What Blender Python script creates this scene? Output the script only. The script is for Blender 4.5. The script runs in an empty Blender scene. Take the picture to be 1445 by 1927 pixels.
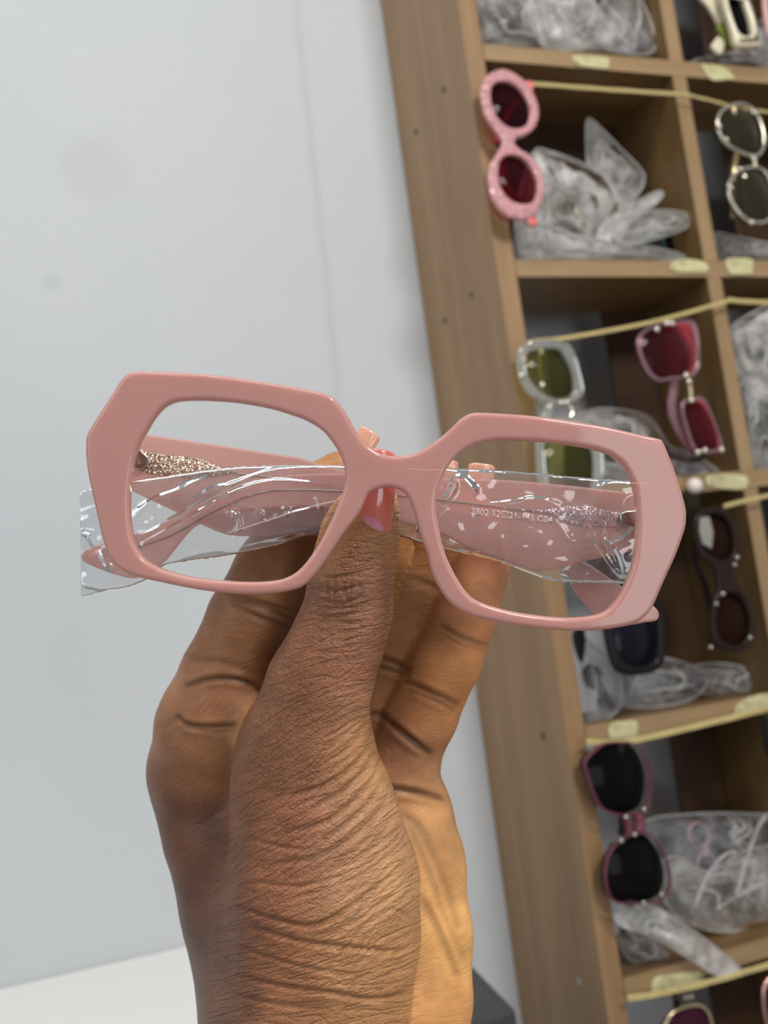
import bpy, bmesh, math, random
import numpy as np
from mathutils import Matrix, Vector, noise

# ---------------------------------------------------------------- camera
W, H = 1445, 1927
F = 1940.18
def _rot(v):
    v = np.array(v, float); a = np.linalg.norm(v); k = v / a
    K = np.array([[0, -k[2], k[1]], [k[2], 0, -k[0]], [-k[1], k[0], 0]])
    return np.eye(3) + np.sin(a) * K + (1 - np.cos(a)) * K @ K
RC = _rot([-0.1365, -0.3563, -0.108]) @ np.array([[1, 0, 0], [0, 0, -1], [0, 1, 0]], float)
TC = np.array([0.0893, -0.4257, 0.9372])
CAM = -RC.T @ TC
RIGHT, DOWN, FWD = RC[0], RC[1], RC[2]
sc = bpy.context.scene
col = sc.collection
cd = bpy.data.cameras.new('camera'); cam = bpy.data.objects.new('camera', cd); col.objects.link(cam)
cd.sensor_fit = 'VERTICAL'; cd.sensor_height = 24.0; cd.lens = 24.0 * F / H
cd.clip_start = 0.01
cd.dof.use_dof = True; cd.dof.focus_distance = 0.262; cd.dof.aperture_fstop = 11.5
M = Matrix.Identity(4)
for i in range(3):
    M[i][0] = RIGHT[i]; M[i][1] = -DOWN[i]; M[i][2] = -FWD[i]; M[i][3] = CAM[i]
cam.matrix_world = M
sc.camera = cam
sc.view_settings.view_transform = 'Standard'; sc.view_settings.look = 'None'
sc.view_settings.gamma = 1; sc.view_settings.use_curve_mapping = False
sc.view_settings.exposure = 0.08
sc.cycles.max_bounces = 12; sc.cycles.transparent_max_bounces = 24
# ---------------------------------------------------------------- light
wd = bpy.data.worlds.new('world'); sc.world = wd; wd.use_nodes = True
bg = wd.node_tree.nodes['Background']; bg.inputs[0].default_value = (0.88, 0.92, 1.0, 1); bg.inputs[1].default_value = 0.25
def area(name, loc, target, sx, sy, power, colour):
    ld = bpy.data.lights.new(name, 'AREA'); ld.shape = 'RECTANGLE'; ld.size = sx; ld.size_y = sy
    ld.energy = power; ld.color = colour
    o = bpy.data.objects.new(name, ld); col.objects.link(o); o.location = loc
    o.rotation_euler = (Vector(target) - Vector(loc)).to_track_quat('-Z', 'Y').to_euler()
    return o
area('ceiling_tube', (-0.75, -1.0, 1.1), (-0.2, 0.0, -0.6), 1.3, 0.14, 10.5, (1.0, 0.99, 0.97))
area('ceiling_panel', (0.10, -1.70, 0.62), (-0.3, 0.0, -0.5), 0.40, 0.30, 17, (1.0, 0.97, 0.93))
area('added_low_fill', (-0.05, -2.95, -0.75), (-0.25, 0.0, -0.75), 0.9, 1.3, 11.5, (0.93, 0.96, 1.0))  # added unseen soft fill that brightens the palm and the lower wall
area('window_light', (-2.2, -1.3, 0.1), (-0.3, -0.2, -0.5), 1.0, 1.3, 9, (0.86, 0.93, 1.0))

# ---------------------------------------------------------------- pixel helpers
def W3(x, y, d):
    """world point seen at photo position (x, y) at depth d along the view axis"""
    return CAM + RIGHT * ((x - W / 2) / F * d) + DOWN * ((y - H / 2) / F * d) + FWD * d
def ONY(x, y, Y):
    d = RIGHT * ((x - W / 2) / F) + DOWN * ((y - H / 2) / F) + FWD
    return CAM + d * ((Y - CAM[1]) / d[1])

# ---------------------------------------------------------------- materials
def new_mat(name):
    m = bpy.data.materials.new(name); m.use_nodes = True
    nt = m.node_tree; b = nt.nodes['Principled BSDF']
    return m, nt, b
def lk(nt, a, b): nt.links.new(a, b)
def ramp(nt, fac, stops):
    r = nt.nodes.new('ShaderNodeValToRGB')
    el = r.color_ramp.elements
    while len(el) < len(stops): el.new(0.5)
    for e, (p, c) in zip(el, stops): e.position = p; e.color = (*c, 1)
    lk(nt, fac, r.inputs[0]); return r.outputs[0]
def texco(nt, scale=(1, 1, 1), rot=(0, 0, 0), kind='Object'):
    t = nt.nodes.new('ShaderNodeTexCoord'); mp = nt.nodes.new('ShaderNodeMapping')
    mp.inputs['Scale'].default_value = scale; mp.inputs['Rotation'].default_value = rot
    lk(nt, t.outputs[kind], mp.inputs[0]); return mp.outputs[0]
def noise_n(nt, vec, scale, detail=4, rough=0.55, dist=0.0):
    n = nt.nodes.new('ShaderNodeTexNoise'); n.inputs['Scale'].default_value = scale
    n.inputs['Detail'].default_value = detail; n.inputs['Roughness'].default_value = rough
    n.inputs['Distortion'].default_value = dist
    lk(nt, vec, n.inputs['Vector']); return n.outputs['Fac']
def bump(nt, b, h, strength, dist):
    n = nt.nodes.new('ShaderNodeBump'); n.inputs['Strength'].default_value = strength; n.inputs['Distance'].default_value = dist
    lk(nt, h, n.inputs['Height']); lk(nt, n.outputs[0], b.inputs['Normal']); return n
def simple(name, rgb, rough=0.5, metal=0.0, trans=0.0, coat=0.0, sss=0.0, ior=1.45):
    m, nt, b = new_mat(name)
    b.inputs['Base Color'].default_value = (*rgb, 1); b.inputs['Roughness'].default_value = rough
    b.inputs['Metallic'].default_value = metal; b.inputs['Transmission Weight'].default_value = trans
    b.inputs['Coat Weight'].default_value = coat; b.inputs['IOR'].default_value = ior
    if sss:
        b.inputs['Subsurface Weight'].default_value = sss
        b.inputs['Subsurface Radius'].default_value = (1, .4, .3); b.inputs['Subsurface Scale'].default_value = 0.003
    return m
def wood_mat(name, axis, light, dark):
    m, nt, b = new_mat(name)
    s = [9, 9, 9]; s[axis] = 0.5
    v = texco(nt, s)
    n1 = noise_n(nt, v, 5.0, 5, 0.6, 0.4); n2 = noise_n(nt, v, 26.0, 3, 0.6)
    mx = nt.nodes.new('ShaderNodeMath'); mx.operation = 'MULTIPLY_ADD'
    lk(nt, n2, mx.inputs[0]); mx.inputs[1].default_value = 0.35; lk(nt, n1, mx.inputs[2])
    c = ramp(nt, mx.outputs[0], [(0.45, dark), (0.68, tuple((a + c_) / 2 for a, c_ in zip(light, dark))), (0.86, light)])
    lk(nt, c, b.inputs['Base Color']); b.inputs['Roughness'].default_value = 0.42
    bump(nt, b, n2, 0.1, 0.0005)
    return m
MAT = {}
MAT['lit_edge_v'] = wood_mat('oak_lit_edge_vertical', 2, (0.40, 0.265, 0.135), (0.29, 0.18, 0.085))  # lighter oak for front strips: direct light on board edges put into the colour
MAT['lit_edge_h'] = wood_mat('oak_lit_edge_horizontal', 0, (0.40, 0.265, 0.135), (0.29, 0.18, 0.085))
MAT['wood_div'] = wood_mat('warm_oak_divider', 2, (0.25, 0.150, 0.058), (0.155, 0.088, 0.031))  # darker oak for divider and shelf bodies: shade on inner faces painted in
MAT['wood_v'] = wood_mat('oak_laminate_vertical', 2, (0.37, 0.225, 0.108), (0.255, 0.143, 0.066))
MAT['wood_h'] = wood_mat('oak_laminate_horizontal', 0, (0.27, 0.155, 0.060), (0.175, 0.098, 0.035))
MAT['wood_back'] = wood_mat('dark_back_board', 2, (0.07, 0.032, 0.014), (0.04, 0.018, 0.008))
# wall paint
m, nt, b = new_mat('white_wall_paint'); v = texco(nt)
n1 = noise_n(nt, v, 3.0, 3); n2 = noise_n(nt, v, 60.0, 3)
c = ramp(nt, n1, [(0.35, (0.53, 0.555, 0.57)), (0.65, (0.56, 0.575, 0.585))])
def stain(pos, rad, dark):
    wob = nt.nodes.new('ShaderNodeVectorMath'); wob.operation = 'DISTANCE'; lk(nt, v, wob.inputs[0]); wob.inputs[1].default_value = pos
    d_ = nt.nodes.new('ShaderNodeMath'); d_.operation = 'MULTIPLY_ADD'; lk(nt, n2, d_.inputs[0]); d_.inputs[1].default_value = rad * .8; lk(nt, wob.outputs['Value'], d_.inputs[2])
    q_ = nt.nodes.new('ShaderNodeMath'); q_.operation = 'DIVIDE'; lk(nt, d_.outputs[0], q_.inputs[0]); q_.inputs[1].default_value = rad * 2
    return ramp(nt, q_.outputs[0], [(0.55, dark), (0.85, (1, 1, 1))])
st1 = stain(tuple(ONY(180, 318, 0.1655)), 0.030, (0.955, 0.945, 0.935)); st2 = stain(tuple(ONY(98, 532, 0.1655)), 0.008, (0.93, 0.935, 0.93))
m0 = nt.nodes.new('ShaderNodeMix'); m0.data_type = 'RGBA'; m0.blend_type = 'MULTIPLY'; m0.inputs[0].default_value = 1
lk(nt, st1, m0.inputs[6]); lk(nt, st2, m0.inputs[7]); sp = m0.outputs[2]
mu = nt.nodes.new('ShaderNodeMix'); mu.data_type = 'RGBA'; mu.blend_type = 'MULTIPLY'; mu.inputs[0].default_value = 1
lk(nt, c, mu.inputs[6]); lk(nt, sp, mu.inputs[7]); lk(nt, mu.outputs[2], b.inputs['Base Color'])
b.inputs['Roughness'].default_value = 0.6; bump(nt, b, n2, 0.15, 0.002)
MAT['wall'] = m
# milky acetate
def acetate(name, rgb, alpha_mix, rough=0.10, sss=0.7):
    """translucent tinted acetate: scattering body, part of the light goes straight through"""
    m, nt, b = new_mat(name)
    v = texco(nt); n = noise_n(nt, v, 40.0, 2)
    c = ramp(nt, n, [(0.3, tuple(x * 0.95 for x in rgb)), (0.7, rgb)])
    lk(nt, c, b.inputs['Base Color'])
    b.inputs['Roughness'].default_value = rough; b.inputs['IOR'].default_value = 1.49
    b.inputs['Subsurface Weight'].default_value = sss; b.inputs['Subsurface Radius'].default_value = (1.0, 0.55, 0.5)
    b.inputs['Subsurface Scale'].default_value = 0.004
    if alpha_mix > 0:
        out = nt.nodes['Material Output']; mx = nt.nodes.new('ShaderNodeMixShader'); tr = nt.nodes.new('ShaderNodeBsdfTransparent')
        tr.inputs[0].default_value = (min(1, rgb[0] * 1.25), min(1, rgb[1] * 1.55), min(1, rgb[2] * 1.55), 1)
        mx.inputs[0].default_value = alpha_mix
        lk(nt, b.outputs[0], mx.inputs[1]); lk(nt, tr.outputs[0], mx.inputs[2]); lk(nt, mx.outputs[0], out.inputs[0])
    return m
MAT['frame_pink'] = acetate('milky_pink_acetate', (0.66, 0.37, 0.325), 0.20, 0.07, 0.8)
MAT['temple_pink'] = acetate('clear_pink_acetate', (0.78, 0.49, 0.45), 0.46, 0.08, 0.5)
def film(name, tint, body, gloss_rough=0.06, body_col=(0.8, 0.8, 0.82), edge=0.35, streak=None):
    m, nt, b = new_mat(name); nt.nodes.remove(b); out = nt.nodes['Material Output']
    tr = nt.nodes.new('ShaderNodeBsdfTransparent'); tr.inputs[0].default_value = (*tint, 1)
    gl = nt.nodes.new('ShaderNodeBsdfGlossy'); gl.inputs['Roughness'].default_value = gloss_rough; gl.inputs['Color'].default_value = (1, 1, 1, 1)
    df = nt.nodes.new('ShaderNodeBsdfDiffuse'); df.inputs[0].default_value = (*body_col, 1)
    lw = nt.nodes.new('ShaderNodeLayerWeight'); lw.inputs[0].default_value = edge
    bfac = None
    if streak:
        vv2 = texco(nt, streak[1], (0.3, 0.2, 0.9)); nn = noise_n(nt, vv2, streak[0], 3, .6, .6)
        bfac = ramp(nt, nn, [(0.36, (body * .35,) * 3), (0.5, (body,) * 3), (0.64, (min(1, body * 2.3),) * 3)])
    m1 = nt.nodes.new('ShaderNodeMixShader'); m1.inputs[0].default_value = body
    if bfac is not None: lk(nt, bfac, m1.inputs[0])
    lk(nt, tr.outputs[0], m1.inputs[1]); lk(nt, df.outputs[0], m1.inputs[2])
    m2 = nt.nodes.new('ShaderNodeMixShader'); lk(nt, lw.outputs['Fresnel'], m2.inputs[0])
    lk(nt, m1.outputs[0], m2.inputs[1]); lk(nt, gl.outputs[0], m2.inputs[2]); lk(nt, m2.outputs[0], out.inputs[0])
    return m
MAT['film'] = film('clear_sleeve_film', (0.97, 0.975, 0.98), 0.05, 0.06, (0.85, 0.86, 0.9), 0.46)
MAT['bag'] = film('crumpled_bag_film', (0.93, 0.93, 0.93), 0.19, 0.22, (0.76, 0.74, 0.71), 0.14, (26, (1, 4, 1)))
MAT['bag_milky'] = film('milky_bag_film', (0.9, 0.9, 0.9), 0.32, 0.22, (0.84, 0.81, 0.77), 0.14, (24, (1, 4, 1)))
MAT['bag_thin'] = film('thin_bag_film', (0.95, 0.95, 0.96), 0.13, 0.25, (0.68, 0.67, 0.68), 0.10, (20, (1, 3, 1)))
MAT['demo_lens'] = film('clear_demo_lens', (0.985, 0.985, 0.98), 0.0, 0.02, (1, 1, 1), 0.03)
MAT['fold'] = film('bag_fold', (0.95, 0.95, 0.95), 0.5, 0.2, (0.72, 0.70, 0.67), 0.2)
def lens_mat(name, tint, body, bcol):
    return film(name, tint, body, 0.03, bcol, 0.12)
MAT['lens_wine'] = lens_mat('wine_tinted_lens', (0.52, 0.17, 0.22), 0.12, (0.10, 0.03, 0.04))
MAT['lens_dark'] = lens_mat('smoke_lens', (0.09, 0.08, 0.08), 0.35, (0.015, 0.012, 0.012))
MAT['lens_grey'] = lens_mat('grey_lens', (0.42, 0.38, 0.30), 0.25, (0.10, 0.09, 0.06))
MAT['lens_olive'] = lens_mat('olive_gradient_lens', (0.74, 0.72, 0.44), 0.12, (0.20, 0.19, 0.08))
MAT['lens_red'] = lens_mat('red_rimless_lens', (0.62, 0.30, 0.34), 0.14, (0.16, 0.05, 0.06))
MAT['lens_plum'] = lens_mat('plum_lens', (0.35, 0.10, 0.18), 0.4, (0.12, 0.03, 0.06))
MAT['lens_brown'] = lens_mat('dark_brown_lens', (0.20, 0.08, 0.05), 0.35, (0.05, 0.02, 0.012))
MAT['clear_rim'] = film('clear_acetate_rim', (0.85, 0.86, 0.84), 0.30, 0.08, (0.62, 0.62, 0.56), 0.35)
MAT['pink_clear_rim'] = film('clear_pink_rim', (0.85, 0.6, 0.66), 0.30, 0.08, (0.6, 0.36, 0.42), 0.35)
MAT['black'] = simple('gloss_black_acetate', (0.010, 0.009, 0.010), 0.3)
MAT['black'].node_tree.nodes['Principled BSDF'].inputs['Specular IOR Level'].default_value = 0.25
MAT['dark_brown'] = simple('dark_tortoise_acetate', (0.022, 0.012, 0.009), 0.3)
MAT['dark_brown'].node_tree.nodes['Principled BSDF'].inputs['Specular IOR Level'].default_value = 0.25
MAT['wine_rim'] = simple('wine_glitter_rim', (0.17, 0.045, 0.07), 0.28)
MAT['cream'] = simple('cream_acetate', (0.80, 0.72, 0.52), 0.25, coat=0.3)
MAT['green'] = simple('green_acetate', (0.16, 0.20, 0.03), 0.3)
MAT['coral_temple'] = simple('coral_acetate', (0.85, 0.22, 0.20), 0.25, coat=0.3)
MAT['red_temple'] = simple('red_acetate', (0.60, 0.05, 0.09), 0.25)
MAT['gold'] = simple('gold_wire', (0.80, 0.66, 0.40), 0.25, metal=1.0)
MAT['pale_gold'] = simple('pale_gold_wire', (0.86, 0.80, 0.66), 0.22, metal=1.0)
MAT['steel'] = simple('hinge_steel', (0.55, 0.52, 0.47), 0.18, metal=1.0)
MAT['screw'] = simple('screw_head', (0.12, 0.10, 0.08), 0.5, metal=0.6)
MAT['grey_screw'] = simple('grey_screw_head', (0.42, 0.40, 0.36), 0.4, metal=0.4)
MAT['print'] = simple('printed_white_ink', (0.93, 0.80, 0.80), 0.5)
MAT['ivory_print'] = simple('gold_letter_metal', (0.95, 0.88, 0.70), 0.25, metal=0.7)
MAT['cord'] = simple('gold_cord', (0.62, 0.50, 0.22), 0.45)
m, nt, b = new_mat('masking_tape'); v = texco(nt); n = noise_n(nt, v, 90, 3)
lk(nt, ramp(nt, n, [(0.38, (0.40, 0.36, 0.20)), (0.5, (0.62, 0.57, 0.30)), (0.7, (0.68, 0.63, 0.36))]), b.inputs['Base Color']); b.inputs['Roughness'].default_value = 0.6
MAT['tape'] = m
def glitter_mat(name, base, spark, scale, amount=0.5, trans=0.0):
    m, nt, b = new_mat(name); v = texco(nt)
    vo = nt.nodes.new('ShaderNodeTexVoronoi'); vo.inputs['Scale'].default_value = scale; lk(nt, v, vo.inputs['Vector'])
    wn = nt.nodes.new('ShaderNodeTexWhiteNoise'); lk(nt, vo.outputs['Position'], wn.inputs['Vector'])
    c = ramp(nt, wn.outputs['Value'], [(0.0, base), (amount, base), (min(0.99, amount + 0.35), spark)])
    lk(nt, c, b.inputs['Base Color'])
    me = ramp(nt, wn.outputs['Value'], [(amount, (0, 0, 0)), (min(1, amount + .1), (0.8, 0.8, 0.8))])
    lk(nt, me, b.inputs['Metallic']); b.inputs['Roughness'].default_value = 0.28
    nb = nt.nodes.new('ShaderNodeVectorMath'); nb.operation = 'MULTIPLY_ADD'
    lk(nt, wn.outputs['Color'], nb.inputs[0]); nb.inputs[1].default_value = (0.9, 0.9, 0.9)
    ge = nt.nodes.new('ShaderNodeNewGeometry'); lk(nt, ge.outputs['Normal'], nb.inputs[2])
    su = nt.nodes.new('ShaderNodeVectorMath'); su.operation = 'SUBTRACT'; lk(nt, nb.outputs[0], su.inputs[0]); su.inputs[1].default_value = (0.45, 0.45, 0.45)
    no = nt.nodes.new('ShaderNodeVectorMath'); no.operation = 'NORMALIZE'; lk(nt, su.outputs[0], no.inputs[0])
    lk(nt, no.outputs[0], b.inputs['Normal'])
    return m
MAT['glitter_bronze'] = glitter_mat('bronze_glitter_inlay', (0.30, 0.17, 0.13), (0.95, 0.76, 0.58), 3800, 0.45)
MAT['glitter_lilac'] = glitter_mat('lilac_glitter_inlay', (0.45, 0.26, 0.27), (0.95, 0.80, 0.82), 3800, 0.5)
MAT['glitter_pink'] = glitter_mat('pink_glitter_acetate', (0.70, 0.31, 0.32), (0.96, 0.78, 0.78), 900, 0.72)
# nails
m, nt, b = new_mat('coral_gel_nail')
at = nt.nodes.new('ShaderNodeAttribute'); at.attribute_name = 'pigment'; lk(nt, at.outputs['Color'], b.inputs['Base Color'])
b.inputs['Roughness'].default_value = 0.12; b.inputs['Coat Weight'].default_value = 0.6
b.inputs['Subsurface Weight'].default_value = 0.35; b.inputs['Subsurface Radius'].default_value = (1, .3, .25); b.inputs['Subsurface Scale'].default_value = 0.002
MAT['nail'] = m
# skin
m, nt, b = new_mat('deep_brown_skin')
at = nt.nodes.new('ShaderNodeAttribute'); at.attribute_name = 'pigment'
v = texco(nt); nz = noise_n(nt, v, 120, 4)
mu = nt.nodes.new('ShaderNodeMix'); mu.data_type = 'RGBA'; mu.blend_type = 'MULTIPLY'; mu.inputs[0].default_value = 1
lk(nt, at.outputs['Color'], mu.inputs[6]); lk(nt, ramp(nt, nz, [(0.3, (0.88, 0.86, 0.85)), (0.7, (1.08, 1.08, 1.08))]), mu.inputs[7])
lk(nt, mu.outputs[2], b.inputs['Base Color'])
b.inputs['Roughness'].default_value = 0.43; b.inputs['Specular IOR Level'].default_value = 0.42
b.inputs['Subsurface Weight'].default_value = 0.16; b.inputs['Subsurface Radius'].default_value = (1, .35, .18); b.inputs['Subsurface Scale'].default_value = 0.0025
# two families of fine lines + pores, faded by the 'fine' attribute
fa = nt.nodes.new('ShaderNodeAttribute'); fa.attribute_name = 'fine'
uv = nt.nodes.new('ShaderNodeAttribute'); uv.attribute_name = 'lines'
def skinlines(sx, sy, scale, det):
    mp = nt.nodes.new('ShaderNodeMapping'); mp.inputs['Scale'].default_value = (sx, sy, 1); lk(nt, uv.outputs['Vector'], mp.inputs[0])
    n = nt.nodes.new('ShaderNodeTexNoise'); n.noise_dimensions = '2D'; n.inputs['Scale'].default_value = scale; n.inputs['Detail'].default_value = det; n.inputs['Distortion'].default_value = 0.35
    lk(nt, mp.outputs[0], n.inputs['Vector'])
    s = nt.nodes.new('ShaderNodeMath'); s.operation = 'SUBTRACT'; lk(nt, n.outputs['Fac'], s.inputs[0]); s.inputs[1].default_value = 0.5
    a = nt.nodes.new('ShaderNodeMath'); a.operation = 'ABSOLUTE'; lk(nt, s.outputs[0], a.inputs[0])
    q = nt.nodes.new('ShaderNodeMath'); q.operation = 'MULTIPLY'; lk(nt, a.outputs[0], q.inputs[0]); q.inputs[1].default_value = 9; q.use_clamp = True
    return q.outputs[0]
l1 = skinlines(0.22, 1.0, 26, 3); l2 = skinlines(0.6, 0.7, 40, 2)
vo = nt.nodes.new('ShaderNodeTexVoronoi'); vo.feature = 'DISTANCE_TO_EDGE'; vo.inputs['Scale'].default_value = 900; lk(nt, v, vo.inputs['Vector'])
vq = nt.nodes.new('ShaderNodeMath'); vq.operation = 'MULTIPLY'; lk(nt, vo.outputs['Distance'], vq.inputs[0]); vq.inputs[1].default_value = 3; vq.use_clamp = True
ad = nt.nodes.new('ShaderNodeMath'); ad.operation = 'MULTIPLY_ADD'; lk(nt, l2, ad.inputs[0]); ad.inputs[1].default_value = 0.45; lk(nt, l1, ad.inputs[2])
ad2 = nt.nodes.new('ShaderNodeMath'); ad2.operation = 'MULTIPLY_ADD'; lk(nt, vq.outputs[0], ad2.inputs[0]); ad2.inputs[1].default_value = 0.35; lk(nt, ad.outputs[0], ad2.inputs[2])
ad3 = nt.nodes.new('ShaderNodeMath'); ad3.operation = 'MULTIPLY'; lk(nt, ad2.outputs[0], ad3.inputs[0]); lk(nt, fa.outputs['Fac'], ad3.inputs[1])
bump(nt, b, ad3.outputs[0], 0.75, 0.00042)
MAT['skin'] = m
MAT['charcoal'] = simple('charcoal_plastic', (0.055, 0.052, 0.052), 0.5)
MAT['white_card'] = simple('white_card', (0.88, 0.88, 0.85), 0.55)
MAT['patch_black'] = simple('navy_black_lens', (0.008, 0.008, 0.014), 0.15)
MAT['patch_black'].node_tree.nodes['Principled BSDF'].inputs['Specular IOR Level'].default_value = 0.2
MAT['red_blade'] = simple('red_translucent_blade', (0.42, 0.05, 0.06), 0.3)
MAT['olive_blade'] = simple('dark_olive_blade', (0.03, 0.033, 0.012), 0.3)

# ---------------------------------------------------------------- object helpers
def mesh_obj(name, verts, faces, mat, parent=None, smooth=True, loc=None):
    me = bpy.data.meshes.new(name)
    verts = [Vector(v) for v in verts]
    org = Vector(loc) if loc is not None else Vector((0, 0, 0))
    me.from_pydata([tuple(v - org) for v in verts], [], [tuple(int(i) for i in f) for f in faces])
    if smooth: me.polygons.foreach_set('use_smooth', [True] * len(me.polygons))
    me.materials.append(mat); me.update()
    o = bpy.data.objects.new(name, me); col.objects.link(o); o.location = org
    if parent is not None:
        o.parent = parent; o.matrix_parent_inverse = parent.matrix_world.inverted() if False else Matrix.Translation(-Vector(parent.location))
    return o
def tag(o, label=None, cat=None, group=None, kind=None):
    if label: o['label'] = label
    if cat: o['category'] = cat
    if group: o['group'] = group
    if kind: o['kind'] = kind
    return o
def empty(name, loc, label, cat, group=None):
    o = bpy.data.objects.new(name, None); col.objects.link(o); o.location = Vector(loc); o.empty_display_size = 0.02
    return tag(o, label, cat, group)
def box(name, lo, hi, mat, parent=None, bev=0.0008):
    bm = bmesh.new(); bmesh.ops.create_cube(bm, size=1)
    lo = Vector(lo); hi = Vector(hi); c = (lo + hi) / 2; s = hi - lo
    for v in bm.verts: v.co = Vector((v.co.x * s.x, v.co.y * s.y, v.co.z * s.z))
    if bev: bmesh.ops.bevel(bm, geom=bm.edges[:], offset=bev, segments=2, profile=0.5, affect='EDGES')
    me = bpy.data.meshes.new(name); bm.to_mesh(me); bm.free(); me.materials.append(mat)
    o = bpy.data.objects.new(name, me); col.objects.link(o); o.location = c
    if parent is not None: o.parent = parent; o.matrix_parent_inverse = Matrix.Translation(-Vector(parent.location))
    return o
def subpart(o, parent):
    o.parent = parent; base = Vector(parent.location) ; o.matrix_parent_inverse = Matrix.Translation(-base)
    return o
def smooth_closed(pts, n=None, rounds=2):
    pts = [np.array(p, float) for p in pts]
    out = []
    N = len(pts)
    for i in range(N):   # Catmull-Rom
        p0, p1, p2, p3 = pts[i - 1], pts[i], pts[(i + 1) % N], pts[(i + 2) % N]
        for k in range(rounds + 1):
            t = k / (rounds + 1)
            out.append(0.5 * ((2 * p1) + (-p0 + p2) * t + (2 * p0 - 5 * p1 + 4 * p2 - p3) * t * t + (-p0 + 3 * p1 - 3 * p2 + p3) * t ** 3))
    return out
def smooth_open(pts, rounds=3):
    pts = [np.array(p, float) for p in pts]
    ext = [2 * pts[0] - pts[1]] + pts + [2 * pts[-1] - pts[-2]]
    out = []
    for i in range(1, len(ext) - 2):
        p0, p1, p2, p3 = ext[i - 1], ext[i], ext[i + 1], ext[i + 2]
        for k in range(rounds):
            t = k / rounds
            out.append(0.5 * ((2 * p1) + (-p0 + p2) * t + (2 * p0 - 5 * p1 + 4 * p2 - p3) * t * t + (-p0 + 3 * p1 - 3 * p2 + p3) * t ** 3))
    out.append(pts[-1]); return out
def dg_mesh(ob):
    dg = bpy.context.evaluated_depsgraph_get(); dg.update()
    return bpy.data.meshes.new_from_object(ob.evaluated_get(dg))
def plate(name, outers, holes, org, ax, ay, az, thick, bevel, mat, parent=None, warp=None, bres=3, slices=0, wn=False, cross=False):
    """flat closed shape with holes, real thickness and rounded edges; outers/holes are world points on the plane (org, ax, ay);
    the front face looks along +az"""
    org = np.array(org)
    cu = bpy.data.curves.new('tmp', 'CURVE'); cu.dimensions = '2D'; cu.fill_mode = 'BOTH'
    for loop in list(outers) + list(holes):
        s = cu.splines.new('POLY'); s.points.add(len(loop) - 1); s.use_cyclic_u = True
        for p, w in zip(s.points, loop):
            d = np.array(w) - org; p.co = (float(d @ ax), float(d @ ay), 0, 1)
    bevel = min(bevel, thick / 2 * 0.98)
    cu.extrude = max(0.0, thick / 2 - bevel); cu.bevel_depth = bevel; cu.bevel_resolution = bres; cu.offset = -bevel
    tmp = bpy.data.objects.new('tmp', cu); col.objects.link(tmp)
    me = dg_mesh(tmp); bpy.data.objects.remove(tmp); bpy.data.curves.remove(cu)
    bm = bmesh.new(); bm.from_mesh(me); bmesh.ops.remove_doubles(bm, verts=bm.verts, dist=1e-6)
    for f in bm.faces: f.smooth = True
    bm.to_mesh(me); bm.free()
    if slices:
        bm = bmesh.new(); bm.from_mesh(me)
        xa = min(v.co.x for v in bm.verts); xb = max(v.co.x for v in bm.verts); q = xa + slices
        while q < xb:
            bmesh.ops.bisect_plane(bm, geom=bm.verts[:] + bm.edges[:] + bm.faces[:], dist=1e-7, plane_co=(q, 0, 0), plane_no=(1, 0, 0)); q += slices
        if cross:
            ya = min(v.co.y for v in bm.verts); yb = max(v.co.y for v in bm.verts); q = ya + slices
            while q < yb:
                bmesh.ops.bisect_plane(bm, geom=bm.verts[:] + bm.edges[:] + bm.faces[:], dist=1e-7, plane_co=(0, q, 0), plane_no=(0, 1, 0)); q += slices
        bm.to_mesh(me); bm.free()
    for v in me.vertices:
        x, y, z = v.co
        if warp: z += warp(x, y)
        v.co = Vector(org + ax * x + ay * y + az * z)
    me.name = name; me.materials.clear(); me.materials.append(mat)
    try: me.set_sharp_from_angle(angle=math.radians(50))
    except Exception: pass
    o = bpy.data.objects.new(name, me); col.objects.link(o)
    # put the origin at the shape
    o.location = Vector(org); me.transform(Matrix.Translation(-Vector(org)))
    if wn:
        md = o.modifiers.new('flat_faces', 'WEIGHTED_NORMAL'); md.mode = 'FACE_AREA'; md.weight = 90; md.keep_sharp = True
    if parent is not None: o.parent = parent; o.matrix_parent_inverse = Matrix.Translation(-Vector(parent.location))
    return o
def tube(name, pts, r, mat, parent=None, seg=8, closed=False, radii=None, flat=1.0, flat_axis=None):
    pts = [Vector(p) for p in pts]; n = len(pts); verts = []; faces = []
    prev = None
    for i, p in enumerate(pts):
        if closed: t = (pts[(i + 1) % n] - pts[i - 1]).normalized()
        else: t = (pts[min(i + 1, n - 1)] - pts[max(i - 1, 0)]).normalized()
        ref = Vector(flat_axis) if flat_axis is not None else (prev if prev is not None else (Vector((0, 0, 1)) if abs(t.z) < .9 else Vector((1, 0, 0))))
        a = (ref - t * ref.dot(t)).normalized(); bb = t.cross(a); prev = a
        rr = radii[i] if radii else r
        for k in range(seg):
            an = 2 * math.pi * k / seg
            verts.append(p + a * math.cos(an) * rr * flat + bb * math.sin(an) * rr)
    m_ = n if closed else n - 1
    for i in range(m_):
        j = (i + 1) % n
        for k in range(seg):
            faces.append((i * seg + k, i * seg + (k + 1) % seg, j * seg + (k + 1) % seg, j * seg + k))
    if not closed:
        faces.append(tuple(range(seg))[::-1]); faces.append(tuple((n - 1) * seg + k for k in range(seg)))
    return mesh_obj(name, verts, faces, mat, parent, True, loc=pts[0])

# ================================================================ SETTING
WALL_Y = 0.1671
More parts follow.
